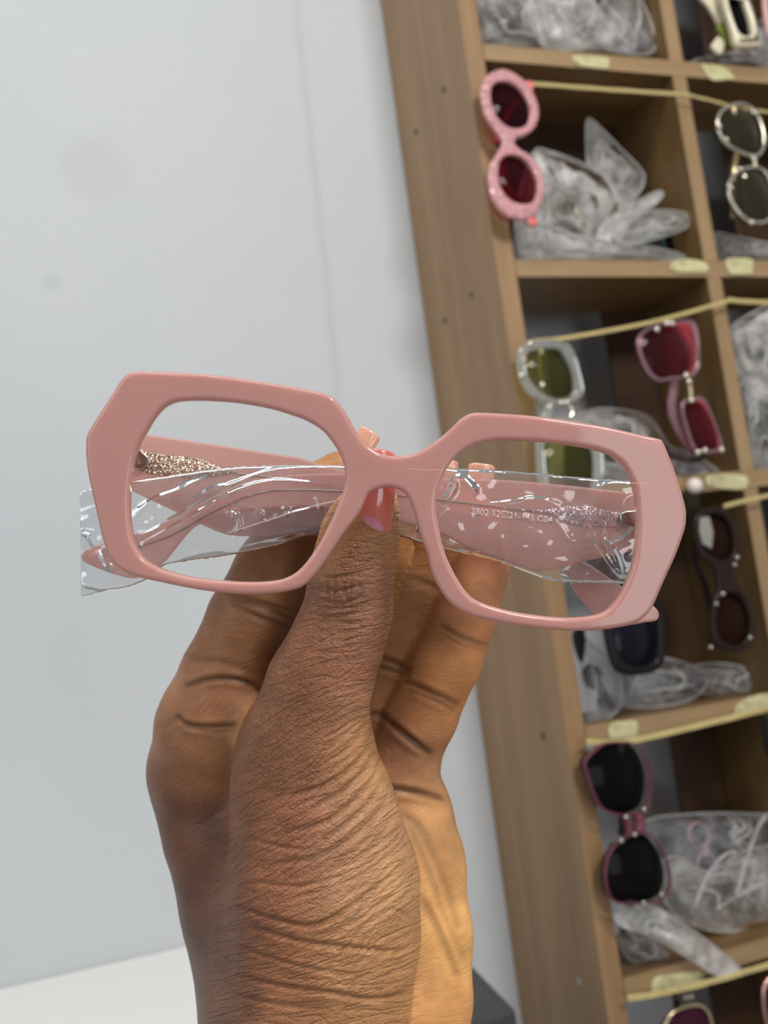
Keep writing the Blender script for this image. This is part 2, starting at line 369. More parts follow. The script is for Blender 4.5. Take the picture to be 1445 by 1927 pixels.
# back wall, with the shallow wavy plaster seam left of the shelving
xs = np.concatenate([np.linspace(-2.2, -0.5, 12), np.linspace(-0.48, 0.02, 120), np.linspace(0.05, 1.6, 12)])
zs = np.linspace(-1.6, 1.4, 110)
def seam_x(z):
    return -0.118 + 0.018 * (z + 0.10) + 0.006 * noise.noise(Vector((0, 0, z * 9))) + 0.003 * noise.noise(Vector((3, 0, z * 30)))
verts = []; faces = []
for z in zs:
    sx_ = seam_x(z)
    for x in xs:
        t = max(0.0, min(1.0, (x - sx_) / 0.006 + 0.5)); t = t * t * (3 - 2 * t)
        verts.append((x, WALL_Y - 0.0016 * (1 - t), z))
nx = len(xs)
for j in range(len(zs) - 1):
    for i in range(nx - 1): faces.append((j * nx + i, j * nx + i + 1, (j + 1) * nx + i + 1, (j + 1) * nx + i))
tag(mesh_obj('wall_back', verts, faces, MAT['wall']), kind='structure')

# the rest of the room (outside the picture): white walls, ceiling, grey floor
ROOM = simple('room_wall_paint', (0.69, 0.71, 0.73), 0.6)
def slab(name, lo, hi, mat): return tag(box(name, lo, hi, mat, None, 0), kind='structure')
slab('wall_left', (-2.45, -3.1, -1.6), (-2.35, WALL_Y + .02, 1.5), ROOM); slab('wall_right', (1.60, -3.1, -1.6), (1.70, WALL_Y + .02, 1.5), ROOM)
slab('wall_front', (-2.45, -3.2, -1.6), (1.70, -3.1, 1.5), ROOM); slab('ceiling', (-2.45, -3.2, 1.40), (1.70, WALL_Y + .1, 1.5), ROOM)
slab('floor', (-2.45, -3.2, -1.70), (1.70, WALL_Y + .1, -1.60), simple('grey_floor_tile', (0.33, 0.31, 0.29), 0.35))

# ================================================================ SHELVING UNIT
HC, TH, WC = 0.205, 0.016, 0.2047
TOPK, BOTK = 2, -7         # shelves at z = -k*HC
Ztop, Zbot = 2 * HC, -1.60
unit = empty('shelving_unit', (0, 0, Zbot), 'oak laminate pigeonhole shelving unit full of sunglasses, standing against the white wall', 'shelf')
X0 = -0.0187
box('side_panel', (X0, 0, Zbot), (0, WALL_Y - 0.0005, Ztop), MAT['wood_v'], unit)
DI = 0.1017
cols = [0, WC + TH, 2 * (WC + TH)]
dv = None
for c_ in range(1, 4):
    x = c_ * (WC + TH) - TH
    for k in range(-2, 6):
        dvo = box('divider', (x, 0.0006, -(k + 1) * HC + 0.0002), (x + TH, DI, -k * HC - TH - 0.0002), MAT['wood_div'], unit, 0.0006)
        subpart(box('lit_edge', (x, 0.0, -(k + 1) * HC + 0.0002), (x + TH, 0.0006, -k * HC - TH - 0.0002), MAT['lit_edge_v'], None, 0.0002), dvo)  # added thin strip, paler to paint in the light on the front edge
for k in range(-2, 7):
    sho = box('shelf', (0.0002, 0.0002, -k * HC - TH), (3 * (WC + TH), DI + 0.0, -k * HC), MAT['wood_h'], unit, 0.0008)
    subpart(box('lit_edge', (0.0002, -0.0004, -k * HC - TH), (3 * (WC + TH), 0.0002, -k * HC), MAT['lit_edge_h'], None, 0.0002), sho)
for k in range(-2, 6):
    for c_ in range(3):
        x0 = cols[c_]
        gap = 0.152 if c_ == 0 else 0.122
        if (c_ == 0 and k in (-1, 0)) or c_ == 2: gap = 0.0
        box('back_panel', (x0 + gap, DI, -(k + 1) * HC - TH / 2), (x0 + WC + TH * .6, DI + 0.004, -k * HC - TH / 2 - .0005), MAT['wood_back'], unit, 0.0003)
def disc_on_side(x, y, r, mat):
    # on the outer face X = X0
    d = RIGHT * ((x - W / 2) / F) + DOWN * ((y - H / 2) / F) + FWD
    p = CAM + d * ((X0 - CAM[0]) / d[0])
    vs = []; fs = []
    n = 14
    for (rr, dx) in ((r, -0.0002), (r, -0.0007), (r * .75, -0.001)):
        for i in range(n):
            a = 2 * math.pi * i / n; vs.append((X0 + dx + 0.0002, p[1] + rr * math.cos(a), p[2] + rr * math.sin(a)))
    vs.append((X0 - 0.0007, p[1], p[2]))
    for q in range(2):
        for i in range(n): fs.append((q * n + i, q * n + (i + 1) % n, (q + 1) * n + (i + 1) % n, (q + 1) * n + i))
    for i in range(n): fs.append((2 * n + i, 2 * n + (i + 1) % n, 3 * n))
    mesh_obj('screw', vs, fs, mat, unit, True, loc=tuple(p))
for x, y in ((835, 168), (783, 248), (887, 555), (837, 603), (1021, 1385)): disc_on_side(x, y, 0.0035, MAT['screw'])
disc_on_side(1090, 1848, 0.003, MAT['grey_screw'])
def tape(pts, wrap=None):
    ws = [ONY(x, y, -0.0012) for x, y in smooth_closed(pts, rounds=1)]
    c0 = sum(ws) / len(ws)
    return plate('tape_label', [ws], [], c0, np.array([1., 0, 0]), np.array([0, 0, 1.]), np.array([0, -1., 0]), 0.0009, 0.0002, MAT['tape'], unit,
                 warp=lambda x, y: 0.0012 * abs(noise.noise(Vector((x * 120, y * 120, c0[2] * 9)))), bres=1)
tape([(1078, 105), (1110, 106), (1143, 110), (1145, 120), (1143, 130), (1110, 127), (1084, 122)])
tape([(1318, 121), (1345, 124), (1366, 131), (1382, 148), (1370, 150), (1345, 152), (1333, 145)])
tape([(1262, 496), (1275, 489), (1300, 488), (1325, 494), (1333, 508), (1325, 513), (1290, 513), (1264, 510)])
tape([(1365, 488), (1390, 486), (1415, 488), (1416, 500), (1414, 516), (1390, 517), (1370, 514)])
tape([(1330, 894), (1365, 892), (1402, 896), (1407, 907), (1400, 921), (1360, 920), (1330, 913)])
tape([(1147, 1362), (1172, 1358), (1196, 1356), (1199, 1370), (1196, 1386), (1170, 1388), (1147, 1390)])
tape([(1385, 1326), (1410, 1312), (1448, 1304), (1450, 1325), (1447, 1340), (1410, 1346), (1384, 1350)])
tape([(1230, 1840), (1262, 1833), (1315, 1828), (1322, 1842), (1318, 1858), (1280, 1866), (1230, 1872)])

# ---------------------------------------------------------------- things low in the frame, standing in front of the wall
def prism_thing(name, top_px, d, hgt, mat, label, cat, seg=0.0015, depthdir=None):
    pass
# white box: upper edge rises to the right in the photo, bottom left
def rotated_box(name, corner, xdir, size, mat, label, cat, bev=0.004, tilt=0):
    bm = bmesh.new(); bmesh.ops.create_cube(bm, size=1)
    for v in bm.verts: v.co = Vector(((v.co.x + .5) * size[0], (v.co.y + .5) * size[1], (v.co.z - .5) * size[2]))
    bmesh.ops.bevel(bm, geom=bm.edges[:], offset=bev, segments=3, profile=0.5, affect='EDGES')
    me = bpy.data.meshes.new(name); bm.to_mesh(me); bm.free(); me.materials.append(mat)
    o = bpy.data.objects.new(name, me); col.objects.link(o); o.location = corner
    o.rotation_euler = (0, tilt, xdir)
    return tag(o, label, cat)
def ONZ(x, y, z):
    d = RIGHT * ((x - W / 2) / F) + DOWN * ((y - H / 2) / F) + FWD
    return CAM + d * ((z - CAM[2]) / d[2])
zt = float(ONY(185, 1817, 0.165)[2])
tag(box('white_counter', (-1.2, -0.30, zt - 0.03), (-0.25, 0.1650, zt), MAT['white_card'], None, 0.003),
    'plain white counter top meeting the wall at the lower left, behind the wrist', 'counter')
zc = -0.78
cc_ = ONZ(970, 1898, zc); e1 = ONZ(888, 1815, zc) - cc_; e2 = ONZ(893, 1925, zc) - cc_
a1 = math.atan2(e1[1], e1[0]); a2 = math.atan2(e2[1], e2[0])
print('case edge angles', math.degrees(a1), math.degrees(a2), cc_)
bm = bmesh.new(); u1 = Vector(e1).normalized() * 0.15; u2 = Vector(e2).normalized() * 0.12
tv = [Vector(cc_), Vector(cc_) + u1, Vector(cc_) + u1 + u2, Vector(cc_) + u2]; vs_ = [bm.verts.new(p) for p in tv] + [bm.verts.new(p - Vector((0, 0, .06))) for p in tv]
for f in ((0, 1, 2, 3), (7, 6, 5, 4), (0, 4, 5, 1), (1, 5, 6, 2), (2, 6, 7, 3), (3, 7, 4, 0)): bm.faces.new([vs_[k] for k in f])
bmesh.ops.recalc_face_normals(bm, faces=bm.faces[:]); bmesh.ops.bevel(bm, geom=bm.edges[:], offset=.003, segments=3, profile=.5, affect='EDGES')
bm.transform(Matrix.Translation(-Vector(cc_)))
me_ = bpy.data.meshes.new('charcoal_case'); bm.to_mesh(me_); bm.free(); me_.materials.append(MAT['charcoal'])
o = bpy.data.objects.new('charcoal_case', me_); col.objects.link(o); o.location = cc_
tag(o, 'dark charcoal case behind the wrist, beside the foot of the oak side panel', 'case')

# ================================================================ HERO EYEGLASSES
DF = 0.2503
AX, AY, AZ = RIGHT, -DOWN, -FWD
outer = [(252.5,699),(239.7,703),(227,714),(209,742),(179,787),(162,815),(159,831),(159,854),(163,890),(177,954),(195,1027),(211,1059),(230,1075),(257,1086),(303,1096),(358,1107),(417,1115),(467,1118.5),(517,1116),(554,1109),(577,1098),(604,1068),(627,1034),(650,1000),(676,966),(691,934),(699.5,925),(714,919.5),(728.6,917),(743,919),(757.6,925),(768,937),(776.5,957),(784,980.5),(792.5,1012.5),(804,1043),(813,1081),(835,1121),(857,1143),(888,1158.5),(932,1169.5),(990,1179),(1056.5,1186),(1100.6,1187),(1145,1184),(1189,1176),(1211.5,1163),(1229,1143),(1251,1094),(1273.5,1045.6),(1291,997),(1294,975),(1292.5,952.6),(1278,904),(1260,855),(1249,831),(1240,825),(1211.5,819),(1145,804),(1078.6,793),(1012,784),(946,779),(901.5,777),(884,779),(866,789),(848,806.5),(830.6,822),(813,835),(795,846),(775,855),(746.5,858.7),(723,856),(705,848),(688,835),(673,816),(662,797.5),(650,776),(631.7,753),(618,744),(595,737),(531,725),(462.6,714),(394,705),(325.6,700.6),(280,698.5)]
holeL = [(348,754),(325.6,757.7),(307,767),(289,787),(270.8,817),(257,844.5),(248,876.5),(242.4,922),(242,963),(245.6,1000),(252.5,1025),(266,1048),(289,1064),(312,1074),(357.6,1085.7),(417,1092.5),(467,1095),(508,1093.5),(540,1086.6),(567.7,1068),(595,1032),(618,990.6),(636,949.5),(647.6,917.5),(649,890),(643,863),(629,837.6),(609,812.5),(581,794),(554,783),(508,769),(449,758.6),(394,754)]
holeR = [(945.7,828.6),(914.7,832),(888,839.6),(866,853),(848,870.6),(833,897),(822.6,926),(819.5,957),(824,988),(833,1028),(846,1063),(866,1098.7),(883.7,1121),(906,1134),(945.7,1146.5),(990,1155.4),(1047.6,1161.6),(1092,1161.6),(1127,1156),(1149.4,1143),(1171.6,1112),(1189,1072),(1198,1028),(1200.4,983.6),(1198,939),(1189,904),(1173.8,877),(1149.4,857),(1118.4,846),(1069.7,837.4),(1012,831)]
def PL(pts, d, rounds=2): return [W3(x, y, d) for x, y in smooth_closed(pts, rounds=rounds)]
gorg = W3(722, 900, DF)
glasses = empty('eyeglasses', gorg, 'milky pink angular oversized eyeglasses held up in the hand, temples folded', 'eyeglasses')
# gentle base curve: ends sweep back
warp = lambda x, y: -0.30 * x * x * 1.6
plate('front_frame', [PL(outer, DF)], [PL(holeL, DF), PL(holeR, DF)], gorg, AX, AY, AZ, 0.0042, 0.0011, MAT['frame_pink'], glasses, warp=warp, bres=4, slices=0.003, wn=True)
def grow(pts, s):
    c = np.mean(np.array(pts), 0); return [tuple(c + (np.array(p) - c) * s) for p in pts]
for hp in (holeL, holeR):
    lo = W3(*np.mean(np.array(hp), 0), DF + 0.001)
    dx0 = (lo - gorg) @ AX
    plate('demo_lens', [PL(grow(hp, 1.008), DF + 0.001)], [], lo, AX, AY, AZ, 0.0011, 0.0002, MAT['demo_lens'], glasses,
          warp=lambda x, y, d=dx0: -0.48 * (x + d) ** 2, bres=1)

def slanted(ptsd, n_=None): return ptsd
def lerp_depth(x, x0, d0, x1, d1): return d0 + (d1 - d0) * (x - x0) / (x1 - x0)
def temple(pts, x0, d0, x1, d1, th, mat):
    """temple blade on a plane that slants away from the front"""
    a = W3(x0, 900, d0); b_ = W3(x1, 1000, d1)
    dep = lambda x: lerp_depth(x, x0, d0, x1, d1)
    P = [W3(x, y, dep(x)) for x, y in smooth_closed(pts, rounds=3)]
    c0 = W3((x0 + x1) / 2, 980, dep((x0 + x1) / 2))
    ax = W3(x1, 980, d1) - W3(x0, 980, d0); ax /= np.linalg.norm(ax)
    if ax @ RIGHT < 0: ax = -ax
    az = np.cross(ax, -DOWN); az /= np.linalg.norm(az); ay = np.cross(az, ax)
    if az @ FWD > 0: az = -az; ay = np.cross(az, ax)
    return plate('temple', [P], [], c0, ax, ay, az, th, 0.0008, mat, glasses, bres=3, wn=True), dep, (ax, ay, az)
A_pts = [(190,806),(271,817),(355,829),(440,842),(531,856),(565,861),(594,871),(700,900),(820,945),(940,985),(1040,1025),(1102,1058),(1169,1103),(1222,1135),(1238,1152),(1234,1167),(1212,1171),(1180,1176),(1145,1172),(1117,1155),(1083,1115),(1053,1068),(980,1035),(860,1005),(740,985),(640,985),(560,1000),(500,1008),(432,1007),(379,987),(329.6,962.7),(246.6,923),(186,893)]
B_pts = [(1255,934),(1178,925.6),(1090.7,916),(1000,907),(925,902),(823,899),(740,893),(644,890),(553,893),(479,903),(437.6,917),(375,948),(302.7,987),(254.6,1005),(205,1020),(167,1033),(156,1041),(155,1050),(163,1059),(192,1072),(217,1080.6),(244,1087.5),(268,1085),(306.5,1060),(327,1037),(354,1004),(375,987),(420,970),(480,960),(560,955),(640,962),(740,978),(829,1004),(895,1035),(963,1062),(1024,1074),(1105,1055),(1195,1036),(1255,1024)]
tA, depA, fA = temple(A_pts, 200, 0.2795, 1230, 0.2835, 0.0026, MAT['temple_pink'])
tB, depB, fB = temple(B_pts, 1250, 0.2730, 155, 0.2750, 0.0026, MAT['temple_pink'])
def on_temple(name, pts, dep, fr, off, th, mat, parent, rounds=2, bev=0.0002):
    P = [W3(x, y, dep(x)) + fr[2] * off for x, y in smooth_closed(pts, rounds=rounds)]
    c0 = sum(P) / len(P)
    o = plate(name, [P], [], c0, fr[0], fr[1], fr[2], th, bev, mat, None, bres=1)
    o.parent = parent; o.matrix_parent_inverse = Matrix.Translation(-Vector(parent.location) - Vector(glasses.location)) if False else parent_inv(parent)
    return o
def parent_inv(parent):
    bpy.context.view_layer.update(); return parent.matrix_world.inverted()
gA = on_temple('glitter_inlay', [(262,848),(278,850.6),(313,857),(354.6,860),(385.7,866),(417,880.7),(440,890),(400,897),(360,900),(323,896),(290,893),(262,884)], depA, fA, 0.0014, 0.0004, MAT['glitter_bronze'], tA)
gB = on_temple('glitter_inlay', [(997.7,962),(1032.6,957.6),(1061.6,953),(1105,953),(1149,962),(1195,966),(1215,968),(1215,993),(1163,992.5),(1125,990),(1090.7,989.5),(1056,979),(1032.6,967)], depB, fB, 0.0014, 0.0004, MAT['glitter_lilac'], tB)
on_temple('hinge', [(244,842),(257,845),(270,849),(281,859),(290,869),(280,879),(269.5,886),(251,881),(244,880)], depA, fA, 0.0021, 0.0012, MAT['steel'], tA, 0, 0.0004)
on_temple('hinge', [(1162,968),(1172,962),(1198,960),(1215,962),(1215,992),(1198,994),(1172,990),(1163,982)], depB, fB, 0.0021, 0.0012, MAT['steel'], tB, 0, 0.0004)
def wire_on(pts, dep, fr, r, mat, parent, name='core_wire', off=0.0014):
    P = [W3(x, y, dep(x)) + fr[2] * off for x, y in smooth_open(pts, 5)]
    o = tube(name, P, r, mat, None, 6); o.parent = parent; o.matrix_parent_inverse = parent_inv(parent); return o
wire_on([(440,890),(560,905),(700,925),(860,965),(1000,1012),(1120,1075),(1180,1115)], depA, fA, 0.0002, MAT['steel'], tA)
wire_on([(1000,962),(900,950),(820,940),(700,928),(560,922),(480,930),(400,965),(330,1005),(260,1030)], depB, fB, 0.0002, MAT['steel'], tB)
# end pieces + hinge blocks joining the front to the temples
def block(x0, y0, x1, y1, d0, d1, mat, name):
    P = [W3(x, y, d) for d in (d0, d1) for x, y in ((x0, y0), (x1, y0), (x1, y1), (x0, y1))]
    bm = bmesh.new(); vs = [bm.verts.new(Vector(p)) for p in P]
    for f in ((0, 1, 2, 3), (7, 6, 5, 4), (0, 4, 5, 1), (1, 5, 6, 2), (2, 6, 7, 3), (3, 7, 4, 0)): bm.faces.new([vs[i] for i in f])
    bmesh.ops.recalc_face_normals(bm, faces=bm.faces[:])
    bmesh.ops.bevel(bm, geom=bm.edges[:], offset=0.0012, segments=3, profile=0.5, affect='EDGES')
    me = bpy.data.meshes.new(name); bm.to_mesh(me); bm.free(); me.materials.append(mat)
    for p_ in me.polygons: p_.use_smooth = True
    o = bpy.data.objects.new(name, me); col.objects.link(o); o.parent = glasses; o.matrix_parent_inverse = Matrix.Translation(-Vector(glasses.location)); return o
block(176, 828, 232, 890, 0.2535, 0.2790, MAT['temple_pink'], 'end_piece')
block(1214, 935, 1272, 1010, 0.2535, 0.2725, MAT['temple_pink'], 'end_piece')
# printed size code on the inner face
def text_px(body, x, y, x2, y2, d, size_px, mat, parent, name, off, dep=None, fr=None):
    cu = bpy.data.curves.new('txt', 'FONT'); cu.body = body; cu.size = 1.0; cu.extrude = 0.0; cu.offset = 0.018
    t = bpy.data.objects.new('txt', cu); col.objects.link(t); me = dg_mesh(t); bpy.data.objects.remove(t)
    P0 = W3(x, y, d); P1 = W3(x2, y2, d)
    ux = P1 - P0; L_ = np.linalg.norm(ux); ux = ux / L_
    az = fr[2] if fr else -FWD
    uy = np.cross(az, ux)
    xs_ = [v.co.x for v in me.vertices]; wid = max(xs_) - min(xs_); mn = min(xs_)
    ys_ = [v.co.y for v in me.vertices]; hh = max(ys_) - min(ys_)
    sx_ = L_ / wid; sy_ = size_px / F * d / hh
    for v in me.vertices:
        v.co = Vector(P0 + az * off + ux * (v.co.x - mn) * sx_ + uy * v.co.y * sy_)
    bm = bmesh.new(); bm.from_mesh(me)
    r_ = bmesh.ops.extrude_face_region(bm, geom=bm.faces[:])
    for e in r_['geom']:
        if isinstance(e, bmesh.types.BMVert): e.co += Vector(az) * 0.00008
    bm.to_mesh(me); bm.free()
    me.name = name; me.materials.clear(); me.materials.append(mat)
    o = bpy.data.objects.new(name, me); col.objects.link(o)
    if parent is not None: o.parent = parent; o.matrix_parent_inverse = parent_inv(parent)
    return o
text_px('2802 52\u25a121-145 C04', 884.5, 967, 1037, 984.5, depB(960), 13, MAT['print'], tB, 'printed_size_code', 0.00145, fr=fB)

# ================================================================ CLEAR SLEEVE
sl_top = [(150,927),(163,922),(240,906),(311,896),(375,886),(440,879),(529,875.5),(644,876),(740,878),(833,881),(925,884),(1015,890.7),(1091,898),(1178,904),(1222,908)]
sl_bot = [(153,1122),(200,1112),(234,1107),(275,1091),(304,1067),(342,1058),(429,1045),(521,1028),(569,1012),(660,1004),(740,1008),(838,1035),(922,1053.5),(963,1066.6),(1032,1091),(1076,1097),(1172,1099),(1218,1100)]
def resample(pts, n):
    p = np.array(smooth_open(pts, 8)); s = np.concatenate([[0], np.cumsum(np.linalg.norm(np.diff(p, axis=0), axis=1))]); s /= s[-1]
    t = np.linspace(0, 1, n); return np.stack([np.interp(t, s, p[:, 0]), np.interp(t, s, p[:, 1])], 1)
NU, NV = 480, 96
T_ = resample(sl_top, NU); B_ = resample(sl_bot, NU)
creases = [  # (points, height mm, width px)  folds pressed in the film
    ([(255,965),(290,940),(330,925),(375,905),(400,895)], .9, 5), ([(265,1012),(350,962),(430,915),(500,888),(560,880)], .9, 4),
    ([(270,1022),(370,965),(440,925),(520,905),(640,915)], .9, 4), ([(350,945),(380,932),(400,920),(450,905)], .6, 4),
    ([(420,955),(450,980),(440,1020)], .8, 5), ([(400,945),(470,955),(510,980)], .6, 4), ([(430,1003),(530,970),(640,945)], .5, 3),
    ([(430,1030),(520,1010),(580,1000)], .7, 5), ([(310,1066),(360,1045),(440,1030)], .7, 5), ([(520,940),(540,960),(530,985)], .5, 4),
    ([(595,935),(602,950),(600,965)], .7, 4), ([(820,958),(850,925),(858,890)], 1.4, 8), ([(820,968),(845,958)], .6, 4), ([(860,890),(885,915),(895,935)], 1.5, 9),
    ([(890,950),(950,946),(1005,938),(1050,948)], .7, 4), ([(820,1004),(880,1035),(963,1062)], .6, 3), ([(960,1060),(1010,1078),(1040,1088)], 1.2, 6),
    ([(1095,965),(1110,1000),(1135,1040),(1160,1075),(1175,1085)], 1.1, 5), ([(1145,985),(1143,1015),(1160,1050),(1170,1080)], 1.3, 5),
    ([(1143,1018),(1165,1010),(1190,985),(1205,970)], 1.0, 5), ([(1115,920),(1160,905)], .8, 5), ([(1030,960),(1050,985),(1090,1040)], .4, 6),
    ([(150,1000),(168,1010),(176,1028)], .9, 4), ([(190,1040),(200,1060),(213,1072)], 1.2, 6), ([(155,1100),(200,1108),(250,1102)], 1.0, 5), ([(1080,1085),(1120,1090),(1170,1092)], .8, 4),
    ([(1040,1080),(1100,1095),(1190,1098)], .8, 4), ([(820,1030),(900,1040),(960,1060)], .6, 5)]
cre_pts = [(np.array(smooth_open(c[0], 6)), c[1] * .001, c[2]) for c in creases]
def crease_disp(P2):
    out = np.zeros(len(P2))
    for pts, h, w in cre_pts:
        best = np.full(len(P2), 1e9); n_ = len(pts); tt = np.zeros(len(P2))
        for i in range(n_ - 1):
            a, b_ = pts[i], pts[i + 1]; ab = b_ - a
            t = np.clip(((P2 - a) @ ab) / (ab @ ab), 0, 1)
            d = np.linalg.norm(P2 - (a + t[:, None] * ab), axis=1)
            m_ = d < best; best[m_] = d[m_]; tt[m_] = (i + t[m_]) / (n_ - 1)
        out += h * np.exp(-(best / w) ** 2) * (np.sin(np.pi * np.clip(tt, 0.02, .98)) ** .5)
    return out
grid2 = np.zeros((NU, NV, 2)); vv = np.linspace(0, 1, NV)
for i in range(NU): grid2[i] = T_[i][None] * (1 - vv[:, None]) + B_[i][None] * vv[:, None]
flat2 = grid2.reshape(-1, 2); cdp = crease_disp(flat2).reshape(NU, NV)
verts = []; faces = []
for side in (0, 1):
    for i in range(NU):
        u = i / (NU - 1)
        for j in range(NV):
            x, y = grid2[i, j]; v_ = vv[j]
            bulge = (4 * v_ * (1 - v_)) ** .45
            endf = min(1, u / .12) ** .8 * min(1, (1 - u) / .05) ** .8
            nA = noise.noise(Vector((x * .018, y * .03, 3 + side * 7))); nB = noise.noise(Vector((x * .05 + y * .03, y * .045, 9 + side * 5)))
            nC = 1 - abs(noise.noise(Vector((x * .022 + y * .02, y * .035 - x * .008, 20 + side)))) * 2
            amp = 0.0019 * bulge * endf + bulge * (0.0004 * nA + 0.00006 * nB + 0.00032 * max(0, nC))
            if side == 0: amp += cdp[i, j] * 0.75 * min(1, bulge * 1.3)
            amp = min(max(amp, 0.0), 0.0046 if side == 0 else 0.0030)
            edge = 0.0002 * noise.noise(Vector((x * .12, y * .12, 1)))
            d = depB(x) + (-(0.00015 + amp) if side == 0 else (0.00015 + amp))
            verts.append(W3(x, y + edge * 8000 * (1 if j in (0, NV - 1) else 0), d))
    o0 = side * NU * NV
    for i in range(NU - 1):
        for j in range(NV - 1):
            q = (o0 + i * NV + j, o0 + (i + 1) * NV + j, o0 + (i + 1) * NV + j + 1, o0 + i * NV + j + 1)
            faces.append(q if side == 0 else q[::-1])
o1 = NU * NV
for i in range(NU - 1):
    for j in (0, NV - 1):
        a, b_ = i * NV + j, (i + 1) * NV + j
        faces.append((a, b_, b_ + o1, a + o1) if j == NV - 1 else (b_, a, a + o1, b_ + o1))
for j in range(NV - 1):
    a, b_ = j, j + 1; faces.append((a, b_, b_ + o1, a + o1))
sleeve = mesh_obj('plastic_sleeve', verts, faces, MAT['film'], None, True, loc=tuple(W3(650, 980, .272)))
tag(sleeve, 'crinkled clear plastic sleeve over the folded temple of the held pink eyeglasses', 'plastic sleeve')
# heat-sealed stitched seam of the sleeve
seamp = [(430,1003),(470,990),(520,974),(580,955),(630,943)]
sp3 = []
for k, (x, y) in enumerate(smooth_open(seamp, 24)):
    sp3.append(W3(x, y + (1.3 if k % 2 else -1.3), depB(x) - 0.0030))
tube('sealed_seam', sp3, 0.00012, MAT['film_edge'] if 'film_edge' in MAT else MAT['print'], None, 5).parent = sleeve
bpy.context.view_layer.update()
o_ = bpy.data.objects['sealed_seam']; o_.matrix_parent_inverse = sleeve.matrix_world.inverted()
# the sleeve's two folded long edges show as thin bright lines

# ================================================================ HAND (one continuous surface from a blended distance field)
GH = 0.0009
def C3(x, y, d): return np.array([(x - W / 2) / F * d, (y - H / 2) / F * d, d])
X0g, X1g = -0.078, 0.052; Y0g, Y1g = -0.022, 0.196; Z0g, Z1g = 0.250, 0.352
gx = np.arange(X0g, X1g, GH, dtype=np.float32); gy = np.arange(Y0g, Y1g, GH, dtype=np.float32); gz = np.arange(Z0g, Z1g, GH, dtype=np.float32)
BIG = 0.05
def seg_dist(P, a, b_, ra, rb, s):
    """P: tuple of broadcastable arrays"""
    ax_, ay_, az_ = a; bx, by, bz = b_
    dx, dy, dz = bx - ax_, by - ay_, (bz - az_) * s
    L2 = dx * dx + dy * dy + dz * dz + 1e-12
    px, py, pz = P[0] - ax_, P[1] - ay_, (P[2] - az_) * s
    t = np.clip((px * dx + py * dy + pz * dz) / L2, 0, 1)
    return np.sqrt((px - t * dx) ** 2 + (py - t * dy) ** 2 + (pz - t * dz) ** 2) - (ra + (rb - ra) * t)
def smin(a, b_, k):
    h = np.clip(0.5 + 0.5 * (b_ - a) / k, 0, 1)
    return b_ + (a - b_) * h - k * h * (1 - h)
def chain_field(chain, s, k, P, grid=False):
    if grid: out = np.full((len(gx), len(gy), len(gz)), BIG, np.float32)
    else: out = np.full(P[0].shape, BIG, np.float32)
    for (p, q) in zip(chain[:-1], chain[1:]):
        a = C3(*p[:3]); b_ = C3(*q[:3]); ra = p[3] / F * p[2]; rb = q[3] / F * q[2]
        if grid:
            mg = max(ra, rb) + 0.016
            ix = slice(*np.searchsorted(gx, [min(a[0], b_[0]) - mg, max(a[0], b_[0]) + mg]))
            iy = slice(*np.searchsorted(gy, [min(a[1], b_[1]) - mg, max(a[1], b_[1]) + mg]))
            iz = slice(*np.searchsorted(gz, [min(a[2], b_[2]) - mg, max(a[2], b_[2]) + mg]))
            PP = (gx[ix][:, None, None], gy[iy][None, :, None], gz[iz][None, None, :])
            d = seg_dist(PP, a, b_, ra, rb, s).astype(np.float32)
            out[ix, iy, iz] = smin(out[ix, iy, iz], d, k)
        else:
            out = smin(out, seg_dist(P, a, b_, ra, rb, s), k)
    return out
thumb_c = [(700,942,.2640,46),(688,975,.2638,58),(676,1012,.2642,69),(662,1080,.2655,75),(655,1150,.2675,78),(632,1215,.2690,84),(600,1290,.2705,95),(580,1370,.2730,104),(572,1450,.2765,128)]
thenar_c = [(580,1430,.2770,120),(592,1540,.2800,155),(606,1660,.2835,178),(608,1760,.2860,178),(596,1870,.2880,172),(585,2000,.2890,176),(580,2330,.2900,196)]
index_c = [(388,1440,.3050,104),(395,1370,.3010,102),(430,1275,.2960,91),(474,1165,.2925,83),(515,1080,.2915,76),(562,990,.2915,68),(606,930,.2920,60),(640,898,.2925,50)]
middle_c = [(520,1420,.3150,92),(610,1270,.3080,72),(676,1140,.3030,68),(712,1040,.2990,62),(738,960,.2960,50)]
ring_c = [(650,1440,.3160,84),(706,1310,.3100,72),(765,1190,.3060,69),(808,1100,.3020,67),(842,1020,.2985,60),(852,960,.2955,50)]
pinky_c = [(748,1440,.3080,72),(790,1345,.3020,70),(838,1240,.2975,68),(872,1150,.2945,65),(896,1070,.2925,60),(908,985,.2910,48)]
palm_c = [(400,1470,.3080,112),(560,1470,.3170,135),(690,1500,.3150,125),(724,1620,.3130,140)]
radial_c = [(390,1450,.3060,100),(428,1560,.3060,122),(486,1700,.3040,146),(530,1860,.3030,156),(545,2000,.3040,168),(560,2330,.3060,180)]
ulnar_c = [(752,1455,.3080,70),(756,1530,.3100,92),(762,1640,.3080,110),(772,1760,.3050,116),(770,1880,.3030,118),(752,2010,.3030,125),(735,2330,.3040,150)]
fill_c = [(560,1560,.3130,150),(640,1700,.3100,165),(650,1900,.3070,165),(650,2330,.3080,180)]
bulge_c = [(365,1330,.2965,50),(405,1326,.2925,58),(440,1332,.2915,50)]
